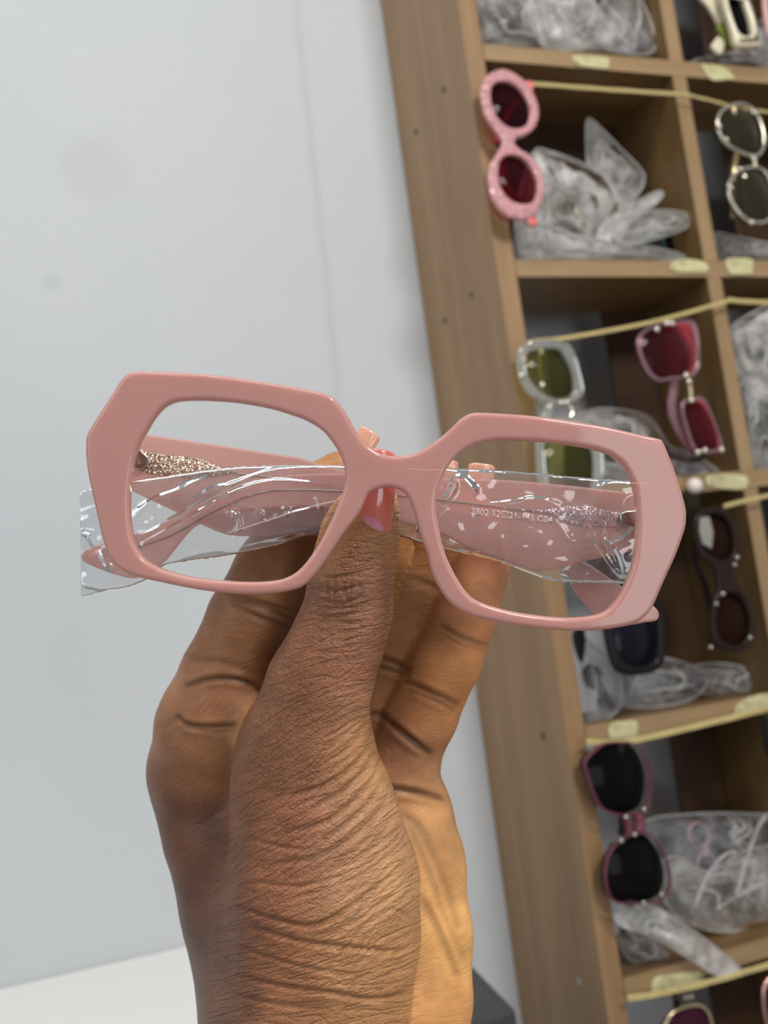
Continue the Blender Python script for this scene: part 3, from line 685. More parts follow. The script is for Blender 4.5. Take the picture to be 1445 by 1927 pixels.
def hand_field(P=None, grid=False):
    f = lambda c, s=1.15, k=.002: chain_field(c, s, k, P, grid)
    palm = smin(smin(f(palm_c, 1.35), f(radial_c, 1.25), .006), smin(f(ulnar_c, 1.3), f(fill_c, 1.3), .006), .006)
    palm = smin(palm, f(bulge_c, 1.1), .004)
    tot = palm
    for c_ in (index_c, middle_c, ring_c, pinky_c): tot = np.minimum(tot, smin(palm, f(c_, 1.12), .0045))
    th = smin(f(thumb_c, 1.30, .004), f(thenar_c, 1.25, .004), .008)
    X = (gx[:, None, None] + 0 * gy[None, :, None]) if grid else P[0]
    Yv = (gy[None, :, None] + 0 * gx[:, None, None]) if grid else P[1]
    # wide web on the thumb's index side, crisp fold on the little-finger side
    kk = np.clip(0.011 - (X + 0.030) * 0.45, 0.0012, 0.013) * np.clip((Yv - 0.030) / 0.022, 0.12, 1)
    return smin(th, tot, kk), th, tot
S, TH_, TO_ = hand_field(grid=True)
# carve the wrist end flat (outside the picture)
sgn = S < 0
def surface_nets(S, sgn):
    nx_, ny_, nz_ = S.shape
    c = [sgn[i:nx_ - 1 + i, j:ny_ - 1 + j, k:nz_ - 1 + k] for i in (0, 1) for j in (0, 1) for k in (0, 1)]
    cnt = sum(a.astype(np.int8) for a in c)
    act = (cnt > 0) & (cnt < 8)
    idx = np.argwhere(act); vid = np.full(act.shape, -1, np.int64); vid[act] = np.arange(len(idx))
    corners = np.array([(i, j, k) for i in (0, 1) for j in (0, 1) for k in (0, 1)])
    vals = np.stack([S[idx[:, 0] + a, idx[:, 1] + b_, idx[:, 2] + c_] for a, b_, c_ in corners], 1)
    acc = np.zeros((len(idx), 3)); n = np.zeros(len(idx))
    for e0 in range(8):
        for e1 in range(e0 + 1, 8):
            if np.abs(corners[e0] - corners[e1]).sum() != 1: continue
            v0, v1 = vals[:, e0], vals[:, e1]; m_ = (v0 < 0) != (v1 < 0)
            t = np.where(m_, v0 / np.where(m_, v0 - v1, 1), 0)
            p = corners[e0][None] + t[:, None] * (corners[e1] - corners[e0])[None]
            acc[m_] += p[m_]; n[m_] += 1
    pos = idx + acc / n[:, None]
    V = np.stack([X0g + pos[:, 0] * GH, Y0g + pos[:, 1] * GH, Z0g + pos[:, 2] * GH], 1)
    quads = []
    for ax_ in range(3):
        sl0 = [slice(1, -1)] * 3; 
        a0 = [slice(1, n_ - 1) for n_ in S.shape]; a1 = list(a0)
        a0[ax_] = slice(0, S.shape[ax_] - 1); a1[ax_] = slice(1, S.shape[ax_])
        s0 = sgn[tuple(a0)]; s1 = sgn[tuple(a1)]
        ch = np.argwhere(s0 != s1); fl = s0[tuple(ch.T)]
        off = np.ones(3, int); off[ax_] = 0
        ch = ch + off
        u, v = [(1, 2), (2, 0), (0, 1)][ax_]
        du = np.zeros(3, int); du[u] = 1; dv_ = np.zeros(3, int); dv_[v] = 1
        g = lambda q: vid[q[:, 0], q[:, 1], q[:, 2]]
        q = np.stack([g(ch - du - dv_), g(ch - dv_), g(ch), g(ch - du)], 1)
        q[~fl] = q[~fl][:, ::-1]
        quads.append(q)
    return V, np.concatenate(quads)
V, Q = surface_nets(S, sgn)
del S, TH_, TO_
Q = Q[(Q >= 0).all(1)]
me = bpy.data.meshes.new('tmp'); me.vertices.add(len(V)); me.vertices.foreach_set('co', V.astype(np.float32).ravel())
me.loops.add(len(Q) * 4); me.loops.foreach_set('vertex_index', Q.astype(np.int32).ravel())
me.polygons.add(len(Q)); me.polygons.foreach_set('loop_start', np.arange(0, len(Q) * 4, 4, dtype=np.int32))
me.update(calc_edges=True); me.validate()
tmp = bpy.data.objects.new('tmp', me); col.objects.link(tmp)
md = tmp.modifiers.new('s', 'SMOOTH'); md.factor = 0.5; md.iterations = 3
md = tmp.modifiers.new('u', 'SUBSURF'); md.levels = 1; md.render_levels = 1
me2 = dg_mesh(tmp); bpy.data.objects.remove(tmp)
n = len(me2.vertices)
V = np.zeros(n * 3, np.float32); me2.vertices.foreach_get('co', V); V = V.reshape(-1, 3).astype(np.float64)
N = np.zeros(n * 3, np.float32); me2.vertex_normals.foreach_get('vector', N); N = N.reshape(-1, 3)
_, THv, TOv = hand_field(P=(V[:, 0], V[:, 1], V[:, 2]))
if np.mean(N[:, 2] * (V[:, 2] - V[:, 2].mean())) < 0:
    me2.flip_normals(); N = -N
isth = 1 / (1 + np.exp((THv - TOv) / 0.0012))          # 1 on the thumb / thenar
PX = V[:, 0] / V[:, 2] * F + W / 2; PY = V[:, 1] / V[:, 2] * F + H / 2
facing = np.clip(-N[:, 2] * 1.6, 0, 1)
P2 = np.stack([PX, PY], 1)
def poly_dist(P2, pts):
    pts = np.array(smooth_open(pts, 5)); best = np.full(len(P2), 1e9); tt = np.zeros(len(P2))
    lo = pts.min(0) - 40; hi = pts.max(0) + 40
    m_ = ((P2 > lo) & (P2 < hi)).all(1); ids = np.where(m_)[0]; Pm = P2[ids]
    bm_ = np.full(len(ids), 1e9); tm = np.zeros(len(ids)); L_ = len(pts) - 1
    for i in range(L_):
        a, b_ = pts[i], pts[i + 1]; ab = b_ - a
        t = np.clip(((Pm - a) @ ab) / (ab @ ab + 1e-9), 0, 1); d = np.linalg.norm(Pm - (a + t[:, None] * ab), axis=1)
        k = d < bm_; bm_[k] = d[k]; tm[k] = (i + t[k]) / L_
    best[ids] = bm_; tt[ids] = tm; return best, tt
rnd = random.Random(4)
CR = []   # (group, points, depth mm, width px)
def c_(g, pts, dep, w): CR.append((g, pts, dep, w))
c_(0, [(425,1112),(465,1133),(505,1146),(545,1166)], .55, 6); c_(0, [(432,1128),(475,1156),(540,1180)], .45, 5); c_(0, [(450,1122),(500,1136),(545,1150)], .3, 4)
c_(0, [(352,1290),(395,1278),(440,1278),(480,1290),(498,1308)], .8, 5); c_(0, [(335,1350),(355,1364),(400,1368),(460,1364)], .7, 5); c_(0, [(345,1368),(400,1378),(450,1374)], .35, 4)
c_(0, [(355,1240),(420,1248),(470,1262)], .3, 7); c_(0, [(310,1372),(335,1352),(345,1338)], .25, 5)
c_(0, [(688,1228),(730,1243),(770,1262)], .6, 6); c_(0, [(686,1246),(730,1260),(768,1272)], .5, 5); c_(0, [(772,1088),(810,1102),(845,1122)], .45, 7)
c_(0, [(832,1180),(872,1202),(915,1214)], .6, 5); c_(0, [(830,1192),(865,1212),(905,1222)], .3, 4)
c_(0, [(766,1284),(812,1304),(858,1324)], .7, 6); c_(0, [(772,1300),(820,1320),(850,1334)], .5, 5); c_(0, [(736,1362),(775,1394),(808,1416)], 1.0, 6)
c_(0, [(722,1484),(770,1489),(830,1502)], 1.1, 6); c_(0, [(690,1350),(712,1345),(735,1360)], .5, 6)
c_(0, [(752,1532),(790,1560),(830,1640),(862,1740)], .45, 9); c_(0, [(790,1690),(822,1745),(858,1830)], .55, 8); c_(0, [(765,1545),(800,1620),(835,1720),(870,1800)], .35, 7)
for k_, y in enumerate((1082, 1096, 1108, 1122, 1134, 1150, 1164, 1180, 1198, 1216)):
    j = [rnd.uniform(-6, 6) for _ in range(5)]
    c_(1, [(604 - k_ * 3 + j[0], y + 6 + j[1] * .5), (630 + j[2], y + 10 + j[1]), (665, y + 4 + j[3]), (698 - k_ + j[4], y + j[2] * .6)], .34 if y < 1170 else .2, 3.6)
for q in range(9):
    x = 612 + q * 10; c_(1, [(x, 1085 + rnd.uniform(-8, 8)), (x + rnd.uniform(-10, 10), 1108), (x + rnd.uniform(-14, 14), 1135 + rnd.uniform(-8, 14))], .2, 3)
folds = [([(694,1352),(672,1392),(640,1420),(600,1440)], .35, 5), ([(700,1384),(684,1420),(640,1462),(590,1486),(520,1500)], .5, 5), ([(708,1404),(690,1446),(650,1486),(600,1515)], .7, 6),
         ([(716,1432),(700,1470),(660,1512),(610,1548),(540,1566)], .6, 6), ([(724,1456),(706,1494),(664,1540),(610,1580)], .45, 5), ([(734,1490),(712,1530),(670,1570),(600,1612),(520,1626)], .5, 5),
         ([(745,1530),(720,1570),(680,1606),(620,1640)], .35, 5), ([(764,1618),(720,1660),(660,1706),(590,1742),(510,1728),(450,1708)], .6, 5), ([(772,1650),(730,1690),(660,1740),(600,1762)], .35, 4),
         ([(788,1766),(764,1786),(720,1790),(650,1782),(570,1772),(480,1748)], .6, 5), ([(784,1738),(740,1712),(700,1730),(650,1770)], .3, 4), ([(778,1858),(750,1874),(690,1880),(620,1868),(540,1858),(450,1836)], .65, 5),
         ([(700,1840),(600,1826),(500,1800),(430,1770)], .3, 4), ([(620,1900),(520,1890),(430,1868)], .35, 5), ([(640,1650),(560,1668),(470,1660)], .3, 4), ([(610,1600),(540,1596),(470,1578)], .3, 4)]
for pts, dep, w in folds: c_(1, pts, dep, w)
for q in range(26):
    t = q / 25; y0 = 1345 + t * 300 + rnd.uniform(-6, 6); x0 = 692 + t * 82 - rnd.uniform(0, 25); ln = rnd.uniform(60, 170)
    c_(1, [(x0, y0), (x0 - ln * .4, y0 + ln * .34), (x0 - ln * .8, y0 + ln * .58 + rnd.uniform(-10, 10))], rnd.uniform(.12, .25), 3.2)
for q in range(20):
    x0 = 700 - rnd.uniform(0, 60); y0 = 1640 + q * 9; c_(1, [(x0 + 60, y0 - 30), (x0, y0 + 35 + rnd.uniform(-8, 8)), (x0 - 40, y0 + 85)], rnd.uniform(.10, .2), 3)
disp = np.zeros(n)
for g, pts, dep, w in CR:
    d, t = poly_dist(P2, pts)
    wt = np.exp(-(d / w) ** 2) * np.sin(np.pi * np.clip(t, .03, .97)) ** .4 - 0.35 * np.exp(-((d - 2.1 * w) / (1.2 * w)) ** 2) * np.sin(np.pi * np.clip(t, .03, .97))
    disp += wt * dep * 0.001 * facing * (isth if g else (1 - isth))
V2 = V - N * disp[:, None]
# pigment: palms lighter and warmer, backs of thumb and wrist deeper
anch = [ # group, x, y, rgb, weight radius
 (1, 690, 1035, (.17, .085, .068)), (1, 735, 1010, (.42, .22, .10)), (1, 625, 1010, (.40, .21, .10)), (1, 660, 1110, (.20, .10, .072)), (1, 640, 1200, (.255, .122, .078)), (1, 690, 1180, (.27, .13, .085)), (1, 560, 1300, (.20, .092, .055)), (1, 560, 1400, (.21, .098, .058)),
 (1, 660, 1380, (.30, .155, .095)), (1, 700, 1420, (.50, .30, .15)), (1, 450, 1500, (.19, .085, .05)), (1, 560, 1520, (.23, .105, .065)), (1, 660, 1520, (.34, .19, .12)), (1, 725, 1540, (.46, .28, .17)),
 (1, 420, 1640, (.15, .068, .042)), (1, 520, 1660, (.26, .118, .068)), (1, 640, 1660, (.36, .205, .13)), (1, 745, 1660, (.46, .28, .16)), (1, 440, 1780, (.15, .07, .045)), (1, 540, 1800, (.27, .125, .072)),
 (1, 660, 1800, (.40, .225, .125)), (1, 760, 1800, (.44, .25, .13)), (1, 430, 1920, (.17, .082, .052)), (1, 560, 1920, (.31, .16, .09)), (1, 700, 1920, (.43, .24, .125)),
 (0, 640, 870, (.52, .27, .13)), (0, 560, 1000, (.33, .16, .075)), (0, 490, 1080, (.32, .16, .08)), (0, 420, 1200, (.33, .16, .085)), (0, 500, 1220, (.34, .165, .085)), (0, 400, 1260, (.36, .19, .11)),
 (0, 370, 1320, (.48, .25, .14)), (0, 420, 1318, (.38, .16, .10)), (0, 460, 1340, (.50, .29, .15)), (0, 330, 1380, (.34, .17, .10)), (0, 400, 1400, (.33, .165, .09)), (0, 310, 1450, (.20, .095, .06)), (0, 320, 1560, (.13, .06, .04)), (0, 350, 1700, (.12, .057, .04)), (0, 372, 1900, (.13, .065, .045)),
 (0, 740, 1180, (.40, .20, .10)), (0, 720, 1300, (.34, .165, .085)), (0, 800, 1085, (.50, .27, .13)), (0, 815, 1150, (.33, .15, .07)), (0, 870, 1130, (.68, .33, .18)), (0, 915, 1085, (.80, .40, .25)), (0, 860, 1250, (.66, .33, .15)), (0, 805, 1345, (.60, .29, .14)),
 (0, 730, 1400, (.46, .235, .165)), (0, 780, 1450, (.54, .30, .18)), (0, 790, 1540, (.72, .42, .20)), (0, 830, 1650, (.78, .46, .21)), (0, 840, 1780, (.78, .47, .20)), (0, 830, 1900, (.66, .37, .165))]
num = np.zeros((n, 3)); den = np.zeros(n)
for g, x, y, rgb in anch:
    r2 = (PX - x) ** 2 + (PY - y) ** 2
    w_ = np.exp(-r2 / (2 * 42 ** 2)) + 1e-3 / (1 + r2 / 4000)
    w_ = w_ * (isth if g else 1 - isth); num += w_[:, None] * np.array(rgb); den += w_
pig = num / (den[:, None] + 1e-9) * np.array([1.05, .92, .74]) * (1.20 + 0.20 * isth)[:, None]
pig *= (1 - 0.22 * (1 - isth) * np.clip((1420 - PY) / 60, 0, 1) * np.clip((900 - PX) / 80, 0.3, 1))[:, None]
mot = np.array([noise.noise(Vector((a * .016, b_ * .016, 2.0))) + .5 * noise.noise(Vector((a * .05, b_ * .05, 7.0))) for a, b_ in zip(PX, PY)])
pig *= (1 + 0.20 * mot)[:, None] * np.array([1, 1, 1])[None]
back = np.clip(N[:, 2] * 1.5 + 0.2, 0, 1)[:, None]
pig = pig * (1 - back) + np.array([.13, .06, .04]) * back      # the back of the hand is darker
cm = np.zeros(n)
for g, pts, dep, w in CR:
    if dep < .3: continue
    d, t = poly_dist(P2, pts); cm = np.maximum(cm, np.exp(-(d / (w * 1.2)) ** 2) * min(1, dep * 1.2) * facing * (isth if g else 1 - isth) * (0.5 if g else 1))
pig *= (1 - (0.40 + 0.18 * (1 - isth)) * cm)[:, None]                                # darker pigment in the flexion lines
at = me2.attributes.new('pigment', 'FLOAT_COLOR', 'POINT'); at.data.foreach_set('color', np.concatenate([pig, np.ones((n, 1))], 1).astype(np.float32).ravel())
fine = np.clip(isth * 0.9 + 0.22, 0, 1)
at = me2.attributes.new('fine', 'FLOAT', 'POINT'); at.data.foreach_set('value', fine.astype(np.float32))
# line direction field: thumb = across the finger, thenar = diagonal
ang = np.radians(np.interp(PY, [1000, 1250, 1400, 1700, 1900], [5, 14, 38, 30, 8]))
Lx = (PX - 600) / 500; Ly = (PY - 1400) / 500
lx = Lx * np.cos(ang) - Ly * np.sin(ang); ly = Lx * np.sin(ang) + Ly * np.cos(ang)
at = me2.attributes.new('lines', 'FLOAT_VECTOR', 'POINT'); at.data.foreach_set('vector', np.stack([lx, ly, np.zeros(n)], 1).astype(np.float32).ravel())
hand_org = W3(620, 1500, .29)
Wd = CAM[None] + V2[:, 0:1] * RIGHT[None] + V2[:, 1:2] * DOWN[None] + V2[:, 2:3] * FWD[None] - hand_org[None]
me2.vertices.foreach_set('co', Wd.astype(np.float32).ravel()); me2.update()
me2.polygons.foreach_set('use_smooth', [True] * len(me2.polygons)); me2.name = 'hand'
me2.materials.clear(); me2.materials.append(MAT['skin'])
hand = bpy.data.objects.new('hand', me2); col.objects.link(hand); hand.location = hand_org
tag(hand, 'dark-skinned left hand and wrist with long coral nails, pinching the pink eyeglasses', 'hand')
# nails
def nail(base, tip, hwb, hwt, db, dt, curv, square=0.35, lunula=True, parent=hand, flip=1, c0=(.74, .20, .15)):
    NUn, NVn = 15, 26; verts = []; colr = []
    b2 = np.array(base, float); t2 = np.array(tip, float); ax_ = t2 - b2; L_ = np.linalg.norm(ax_); ax_ /= L_; pr = np.array([-ax_[1], ax_[0]])
    for side in (0, 1):
        for j in range(NVn):
            v = j / (NVn - 1)
            for i in range(NUn):
                u = (i / (NUn - 1)) * 2 - 1
                hw = hwb + (hwt - hwb) * v
                endr = 0
                vv_ = v
                if v > 0.5: vv_ = v - (abs(u) ** 4) * (v - .5) * 2 * (.07 + square * .05)
                if v < 0.5: vv_ = v + (abs(u) ** 3) * (.5 - v) * 2 * .07
                p = b2 + ax_ * (L_ * vv_) + pr * u * hw
                d = db + (dt - db) * v + flip * curv * u * u - 0.0009 * math.sin(math.pi * v) + (0 if side == 0 else 0.00055)
                verts.append(W3(p[0], p[1], d))
                w_ = max(0, 1 - ((v - .13) / .17) ** 2 - (u / .72) ** 2) ** .5 if lunula else 0
                w_ = min(1, w_ * 2.2); cc = np.array(c0) * (1 - w_) + np.array((.78, .30, .37)) * w_
                colr.append((*cc, 1))
    faces = []; o_ = NUn * NVn
    for j in range(NVn - 1):
        for i in range(NUn - 1):
            a = j * NUn + i; q = (a, a + 1, a + NUn + 1, a + NUn)
            faces.append(q[::-1]); faces.append(tuple(o_ + k for k in q))
    for j in range(NVn - 1):
        for i in (0, NUn - 1):
            a = j * NUn + i; faces.append((a, a + NUn, a + NUn + o_, a + o_) if i else (a + NUn, a, a + o_, a + NUn + o_))
    for i in range(NUn - 1):
        for j in (0, NVn - 1):
            a = j * NUn + i; faces.append((a, a + 1, a + 1 + o_, a + o_) if not j else (a + 1, a, a + o_, a + 1 + o_))
    o = mesh_obj('fingernail', verts, faces, MAT['nail'], None, True, loc=tuple(W3(base[0], base[1], db)))
    a_ = o.data.attributes.new('pigment', 'FLOAT_COLOR', 'POINT'); a_.data.foreach_set('color', np.array(colr, np.float32).ravel())
    o.parent = parent; o.matrix_parent_inverse = parent_inv(parent); return o
nail((690, 1027), (713, 845), 43, 38, .2574, .2560, .0021)
FN = (.88, .45, .31)
nail((646, 893), (699, 811), 24, 22, .2975, .2960, .0008, -.6, False, c0=FN)
nail((736, 985), (733, 872), 27, 24, .3030, .2990, .0008, -.4, False, c0=FN)
nail((846, 985), (838, 866), 26, 23, .3030, .2990, .0008, -.4, False, c0=FN)
nail((893, 1000), (907, 872), 25, 25, .3000, .2970, .0008, -.6, False, c0=FN)

# ================================================================ BACKGROUND EYEWEAR
GX, GZ, GN = np.array([1., 0, 0]), np.array([0, 0, 1.]), np.array([0, -1., 0])
def sc_pts(pts, s, ox, oy): return [(ox + x / s, oy + y / s) for x, y in pts]
def gplate(name, outer_, holes_, Y, th, mat, parent, bev=0.0008, rounds=2, warp=None):
    dome = name == 'lens'
    if dome: warp = lambda x, y: -(x * x + y * y) / 0.13
    o_ = [ONY(x, y, Y) for x, y in smooth_closed(outer_, rounds=rounds)]
    h_ = [[ONY(x, y, Y) for x, y in smooth_closed(h, rounds=rounds)] for h in holes_]
    return plate(name, [o_], h_, sum(o_) / len(o_), GX, GZ, GN, th, bev, mat, parent, bres=2, warp=warp, slices=0.005 if dome else 0, cross=dome)
def gtube(name, pts, r, mat, parent, Ys=None, seg=8, closed=False, rounds=4, radii=None):
    if Ys is None: Ys = [-.02] * len(pts)
    p4 = [(x, y, Y) for (x, y), Y in zip(pts, Ys)]
    sm = smooth_closed(p4, rounds=rounds) if closed else smooth_open(p4, rounds)
    w = [ONY(*q) for q in sm]
    rr = None
    if radii: rr = list(np.interp(np.linspace(0, 1, len(w)), np.linspace(0, 1, len(radii)), radii))
    return tube(name, w, r, mat, parent, seg, closed, rr)
def gthing(x, y, Y, label, name='sunglasses', cat='sunglasses', group=None):
    return empty(name, tuple(ONY(x, y, Y)), label, cat, group)
def bead(x, y, Y, r, mat, parent, name='stud_glint'):
    bm = bmesh.new(); bmesh.ops.create_uvsphere(bm, u_segments=10, v_segments=6, radius=r)
    me = bpy.data.meshes.new(name); bm.to_mesh(me); bm.free(); me.materials.append(mat)
    for p in me.polygons: p.use_smooth = True
    o = bpy.data.objects.new(name, me); col.objects.link(o); o.location = Vector(ONY(x, y, Y))
    o.parent = parent; o.matrix_parent_inverse = Matrix.Translation(-Vector(parent.location)); return o
# 1 pink glitter round pair
S1 = lambda p: sc_pts(p, 5.354, 860, 100)
g = gthing(960, 160, -.02, 'round pink glitter sunglasses hanging upright by one arm from the gold cord, upper left cell')
o1 = S1([(240,350),(300,230),(430,170),(560,210),(700,320),(790,480),(815,620),(780,750),(690,830),(590,865),(572,905),(600,960),(740,1050),(830,1180),(865,1350),(850,1500),(780,1630),(660,1680),(530,1660),(420,1570),(340,1430),(310,1250),(330,1130),(400,1010),(440,940),(450,880),(380,780),(290,640),(245,480)])
h1 = S1([(330,450),(350,340),(430,295),(540,310),(640,390),(710,510),(730,620),(700,720),(620,765),(520,760),(430,700),(360,590)])
h2 = S1([(405,1200),(430,1090),(510,1035),(620,1050),(720,1130),(790,1260),(800,1380),(770,1490),(680,1530),(570,1510),(470,1430),(415,1310)])
gplate('rim', o1, [h1, h2], -.022, .006, MAT['glitter_pink'], g, .002)
gplate('lens', grow(h1, 1.03), [], -.021, .0015, MAT['lens_wine'], g, .0003, 1); gplate('lens', grow(h2, 1.03), [], -.021, .0015, MAT['lens_wine'], g, .0003, 1)
gtube('temple', S1([(740,345),(640,440),(520,600),(450,760),(410,860),(400,900)]), .003, MAT['red_temple'], g, [-.018, -.012, -.006, -.004, -.004, -.004])
gtube('temple', S1([(770,1720),(740,1660),(640,1560),(520,1380),(470,1200),(450,1050)]), .004, MAT['red_temple'], g, [-.02, -.016, -.010, -.006, -.006, -.006])
gplate('hinge_tab', S1([(680,300),(740,285),(765,350),(750,385),(715,370)]), [], -.021, .004, MAT['coral_temple'], g, .001, 1)
gplate('hinge_tab', S1([(700,1670),(760,1650),(805,1715),(765,1745),(720,1725)]), [], -.021, .004, MAT['coral_temple'], g, .001, 1)
# 2 gold double ring
S2 = lambda p: sc_pts(p, 5.351, 1260, 120)
g = gthing(1395, 200, -.02, 'thin gold wire round sunglasses with grey lenses hanging in the second column')
r1 = S2([(480,600),(520,480),(640,410),(760,410),(870,500),(930,640),(950,790),(920,890),(850,930),(740,900),(620,840),(520,740)])
r2 = S2([(590,1260),(640,1130),(740,1060),(860,1040),(950,1080),(1010,1180),(1060,1350),(1060,1480),(990,1570),(900,1600),(760,1560),(640,1420)])
for r_ in (r1, r2):
    gtube('rim', r_, .0017, MAT['pale_gold'], g, [-.02] * len(r_), 8, True, 3); gplate('lens', r_, [], -.0195, .001, MAT['lens_grey'], g, .0002, 1)
gtube('bridge', S2([(830,925),(850,970),(860,1045)]), .0022, MAT['pale_gold'], g)
gtube('temple', S2([(640,440),(655,640),(680,860),(650,1050),(640,1300),(640,1550)]), .0030, MAT['gold'], g, [-.018, -.010, -.004, -.002, 0, 0])
gtube('temple', S2([(740,1110),(780,1350),(830,1620)]), .0034, MAT['pale_gold'], g, [-.016, -.008, -.006])
for x, y in ((500, 630), (570, 765), (840, 490), (855, 972), (710, 1065), (610, 1250), (825, 1600)): bead(*S2([(x, y)])[0], -.023, .0026, MAT['pale_gold'], g)  # pale beads stand in for bright highlights along the wire
# 3 cream thick pair, top right
S3 = lambda p: sc_pts(p, 7.81, 1260, 0)
g = gthing(1390, 0, -.01, 'chunky cream sunglasses with black narrow lenses and green inner side, top right cell')
gplate('rim', S3([(700,-700),(740,-200),(775,60),(830,280),(890,460),(960,690),(1100,705),(1275,700),(1312,640),(1255,400),(1190,160),(1110,-80),(1060,-250),(1010,-700),(900,-1000),(760,-1000)]),
       [S3([(830,0),(870,200),(950,430),(1020,530),(1100,552),(1190,522),(1172,380),(1112,180),(1040,0),(980,-130),(880,-150)]), S3([(800,-300),(900,-280),(960,-320),(930,-600),(880,-860),(800,-880),(770,-600)])], -.018, .009, MAT['cream'], g, .003)
gplate('lens', S3([(825,0),(865,200),(945,435),(1015,540),(1100,560),(1200,526),(1180,380),(1120,180),(1046,0),(985,-140),(875,-160)]), [], -.0165, .0015, MAT['lens_dark'], g, .0003, 1)
gplate('lens', S3([(795,-290),(900,-272),(970,-315),(940,-600),(885,-870),(795,-890),(762,-600)]), [], -.0165, .0015, MAT['lens_dark'], g, .0003, 1)
gplate('inner_side', S3([(700,380),(790,360),(850,480),(900,600),(940,700),(880,680),(800,560),(700,460)]), [], -.008, .004, MAT['green'], g, .001, 1)
gplate('temple', S3([(430,-150),(760,-150),(780,120),(770,330),(720,385),(640,240),(540,90),(440,-20)]), [], -.003, .005, MAT['cream'], g, .0015, 1)
gplate('temple_tip', S3([(710,530),(750,505),(785,560),(785,720),(745,805),(700,800),(608,700),(625,640)]), [], -.003, .005, MAT['cream'], g, .0015, 1)
# 4 clear frame olive lenses
S4 = lambda p: sc_pts(p, 2.651, 900, 480)
g = gthing(1010, 645, -.02, 'clear-framed sunglasses with olive yellow lenses hanging at the left end of the cord')
ho = S4([(240,495),(300,472),(395,470),(432,510),(470,600),(472,680),(435,716),(350,710),(270,652),(232,570)])
gplate('rim', S4([(190,490),(215,445),(260,428),(400,428),(465,470),(505,590),(522,690),(485,732),(430,752),(350,745),(260,700),(205,610)]), [ho], -.022, .006, MAT['clear_rim'], g, .002)
gplate('lens', grow(ho, 1.03), [], -.021, .0012, MAT['lens_olive'], g, .0003, 1)
hl = S4([(330,920),(400,890),(500,900),(560,960),(575,1060),(555,1180),(480,1230),(390,1220),(340,1120)])
gplate('rim', S4([(290,870),(340,825),(440,800),(540,830),(600,920),(620,1060),(600,1200),(520,1280),(390,1275),(310,1180),(290,1020)]), [hl], -.020, .006, MAT['clear_rim'], g, .002)
gplate('lens', grow(hl, 1.03), [], -.019, .0012, MAT['lens_olive'], g, .0003, 1)
gplate('temple_blade', S4([(345,478),(400,478),(430,520),(462,600),(465,680),(430,706),(372,704),(350,600)]), [], -.012, .003, MAT['olive_blade'], g, .0008)
gplate('temple_blade', S4([(440,905),(500,910),(550,960),(566,1060),(545,1180),(480,1215),(430,1100)]), [], -.012, .003, MAT['olive_blade'], g, .0008)
gtube('bridge', S4([(360,745),(345,790),(350,840)]), .006, MAT['clear_rim'], g); gtube('bridge', S4([(450,745),(470,780),(455,820)]), .0022, MAT['pale_gold'], g)
gtube('temple', S4([(310,470),(318,600),(330,760),(325,900),(330,1100)]), .003, MAT['gold'], g, [-.018, -.008, -.004, -.004, -.004])
for x, y in ((258, 442), (215, 600), (440, 735), (412, 738), (318, 648)): bead(*S4([(x, y)])[0], -.025, .0028, MAT['pale_gold'], g)
# 5 red rimless
g = gthing(1255, 610, -.02, 'red and mauve tinted rimless sunglasses with gold bridge, beside the first upright divider')
t1 = S4([(790,420),(835,368),(920,340),(1050,324),(1085,360),(1102,480),(1082,600),(960,622),(900,632),(845,590),(802,500)])
gplate('rim', t1, [grow(t1, .90)], -.022, .003, MAT['pink_clear_rim'], g, .001); gplate('lens', grow(t1, .92), [], -.022, .0015, MAT['lens_red'], g, .0003, 1)
t2 = S4([(1010,735),(1110,708),(1150,765),(1195,880),(1215,970),(1135,992),(1080,980),(1040,880)])
gplate('rim', t2, [grow(t2, .88)], -.022, .003, MAT['pink_clear_rim'], g, .001); gplate('lens', grow(t2, .90), [], -.022, .0015, MAT['lens_red'], g, .0003, 1)
gtube('bridge', S4([(1040,600),(1055,650),(1062,725)]), .0022, MAT['gold'], g)
gplate('temple_blade', S4([(925,360),(1050,340),(1078,400),(1085,500),(1068,590),(975,612),(950,560),(940,460)]), [], -.014, .002, MAT['red_blade'], g, .0005)
gplate('temple_blade', S4([(1060,725),(1110,720),(1150,790),(1190,900),(1200,958),(1140,972),(1105,900),(1070,800)]), [], -.014, .002, MAT['red_blade'], g, .0005)
gplate('temple', S4([(930,360),(962,350),(990,480),(1000,640),(985,780),(1080,980),(1050,985),(950,800),(955,620)]), [], -.012, .002, MAT['pink_clear_rim'], g, .0005)
gtube('temple', S4([(1120,985),(1090,1020),(960,1000),(930,960)]), .003, MAT['dark_brown'], g, [-.02, -.016, -.006, 0])
for x, y in ((938, 342), (965, 342), (890, 372), (1050, 632), (1035, 600), (1062, 725), (1095, 985), (1130, 975), (1212, 972)): bead(*S4([(x, y)])[0], -.026, .0030, MAT['pale_gold'], g)
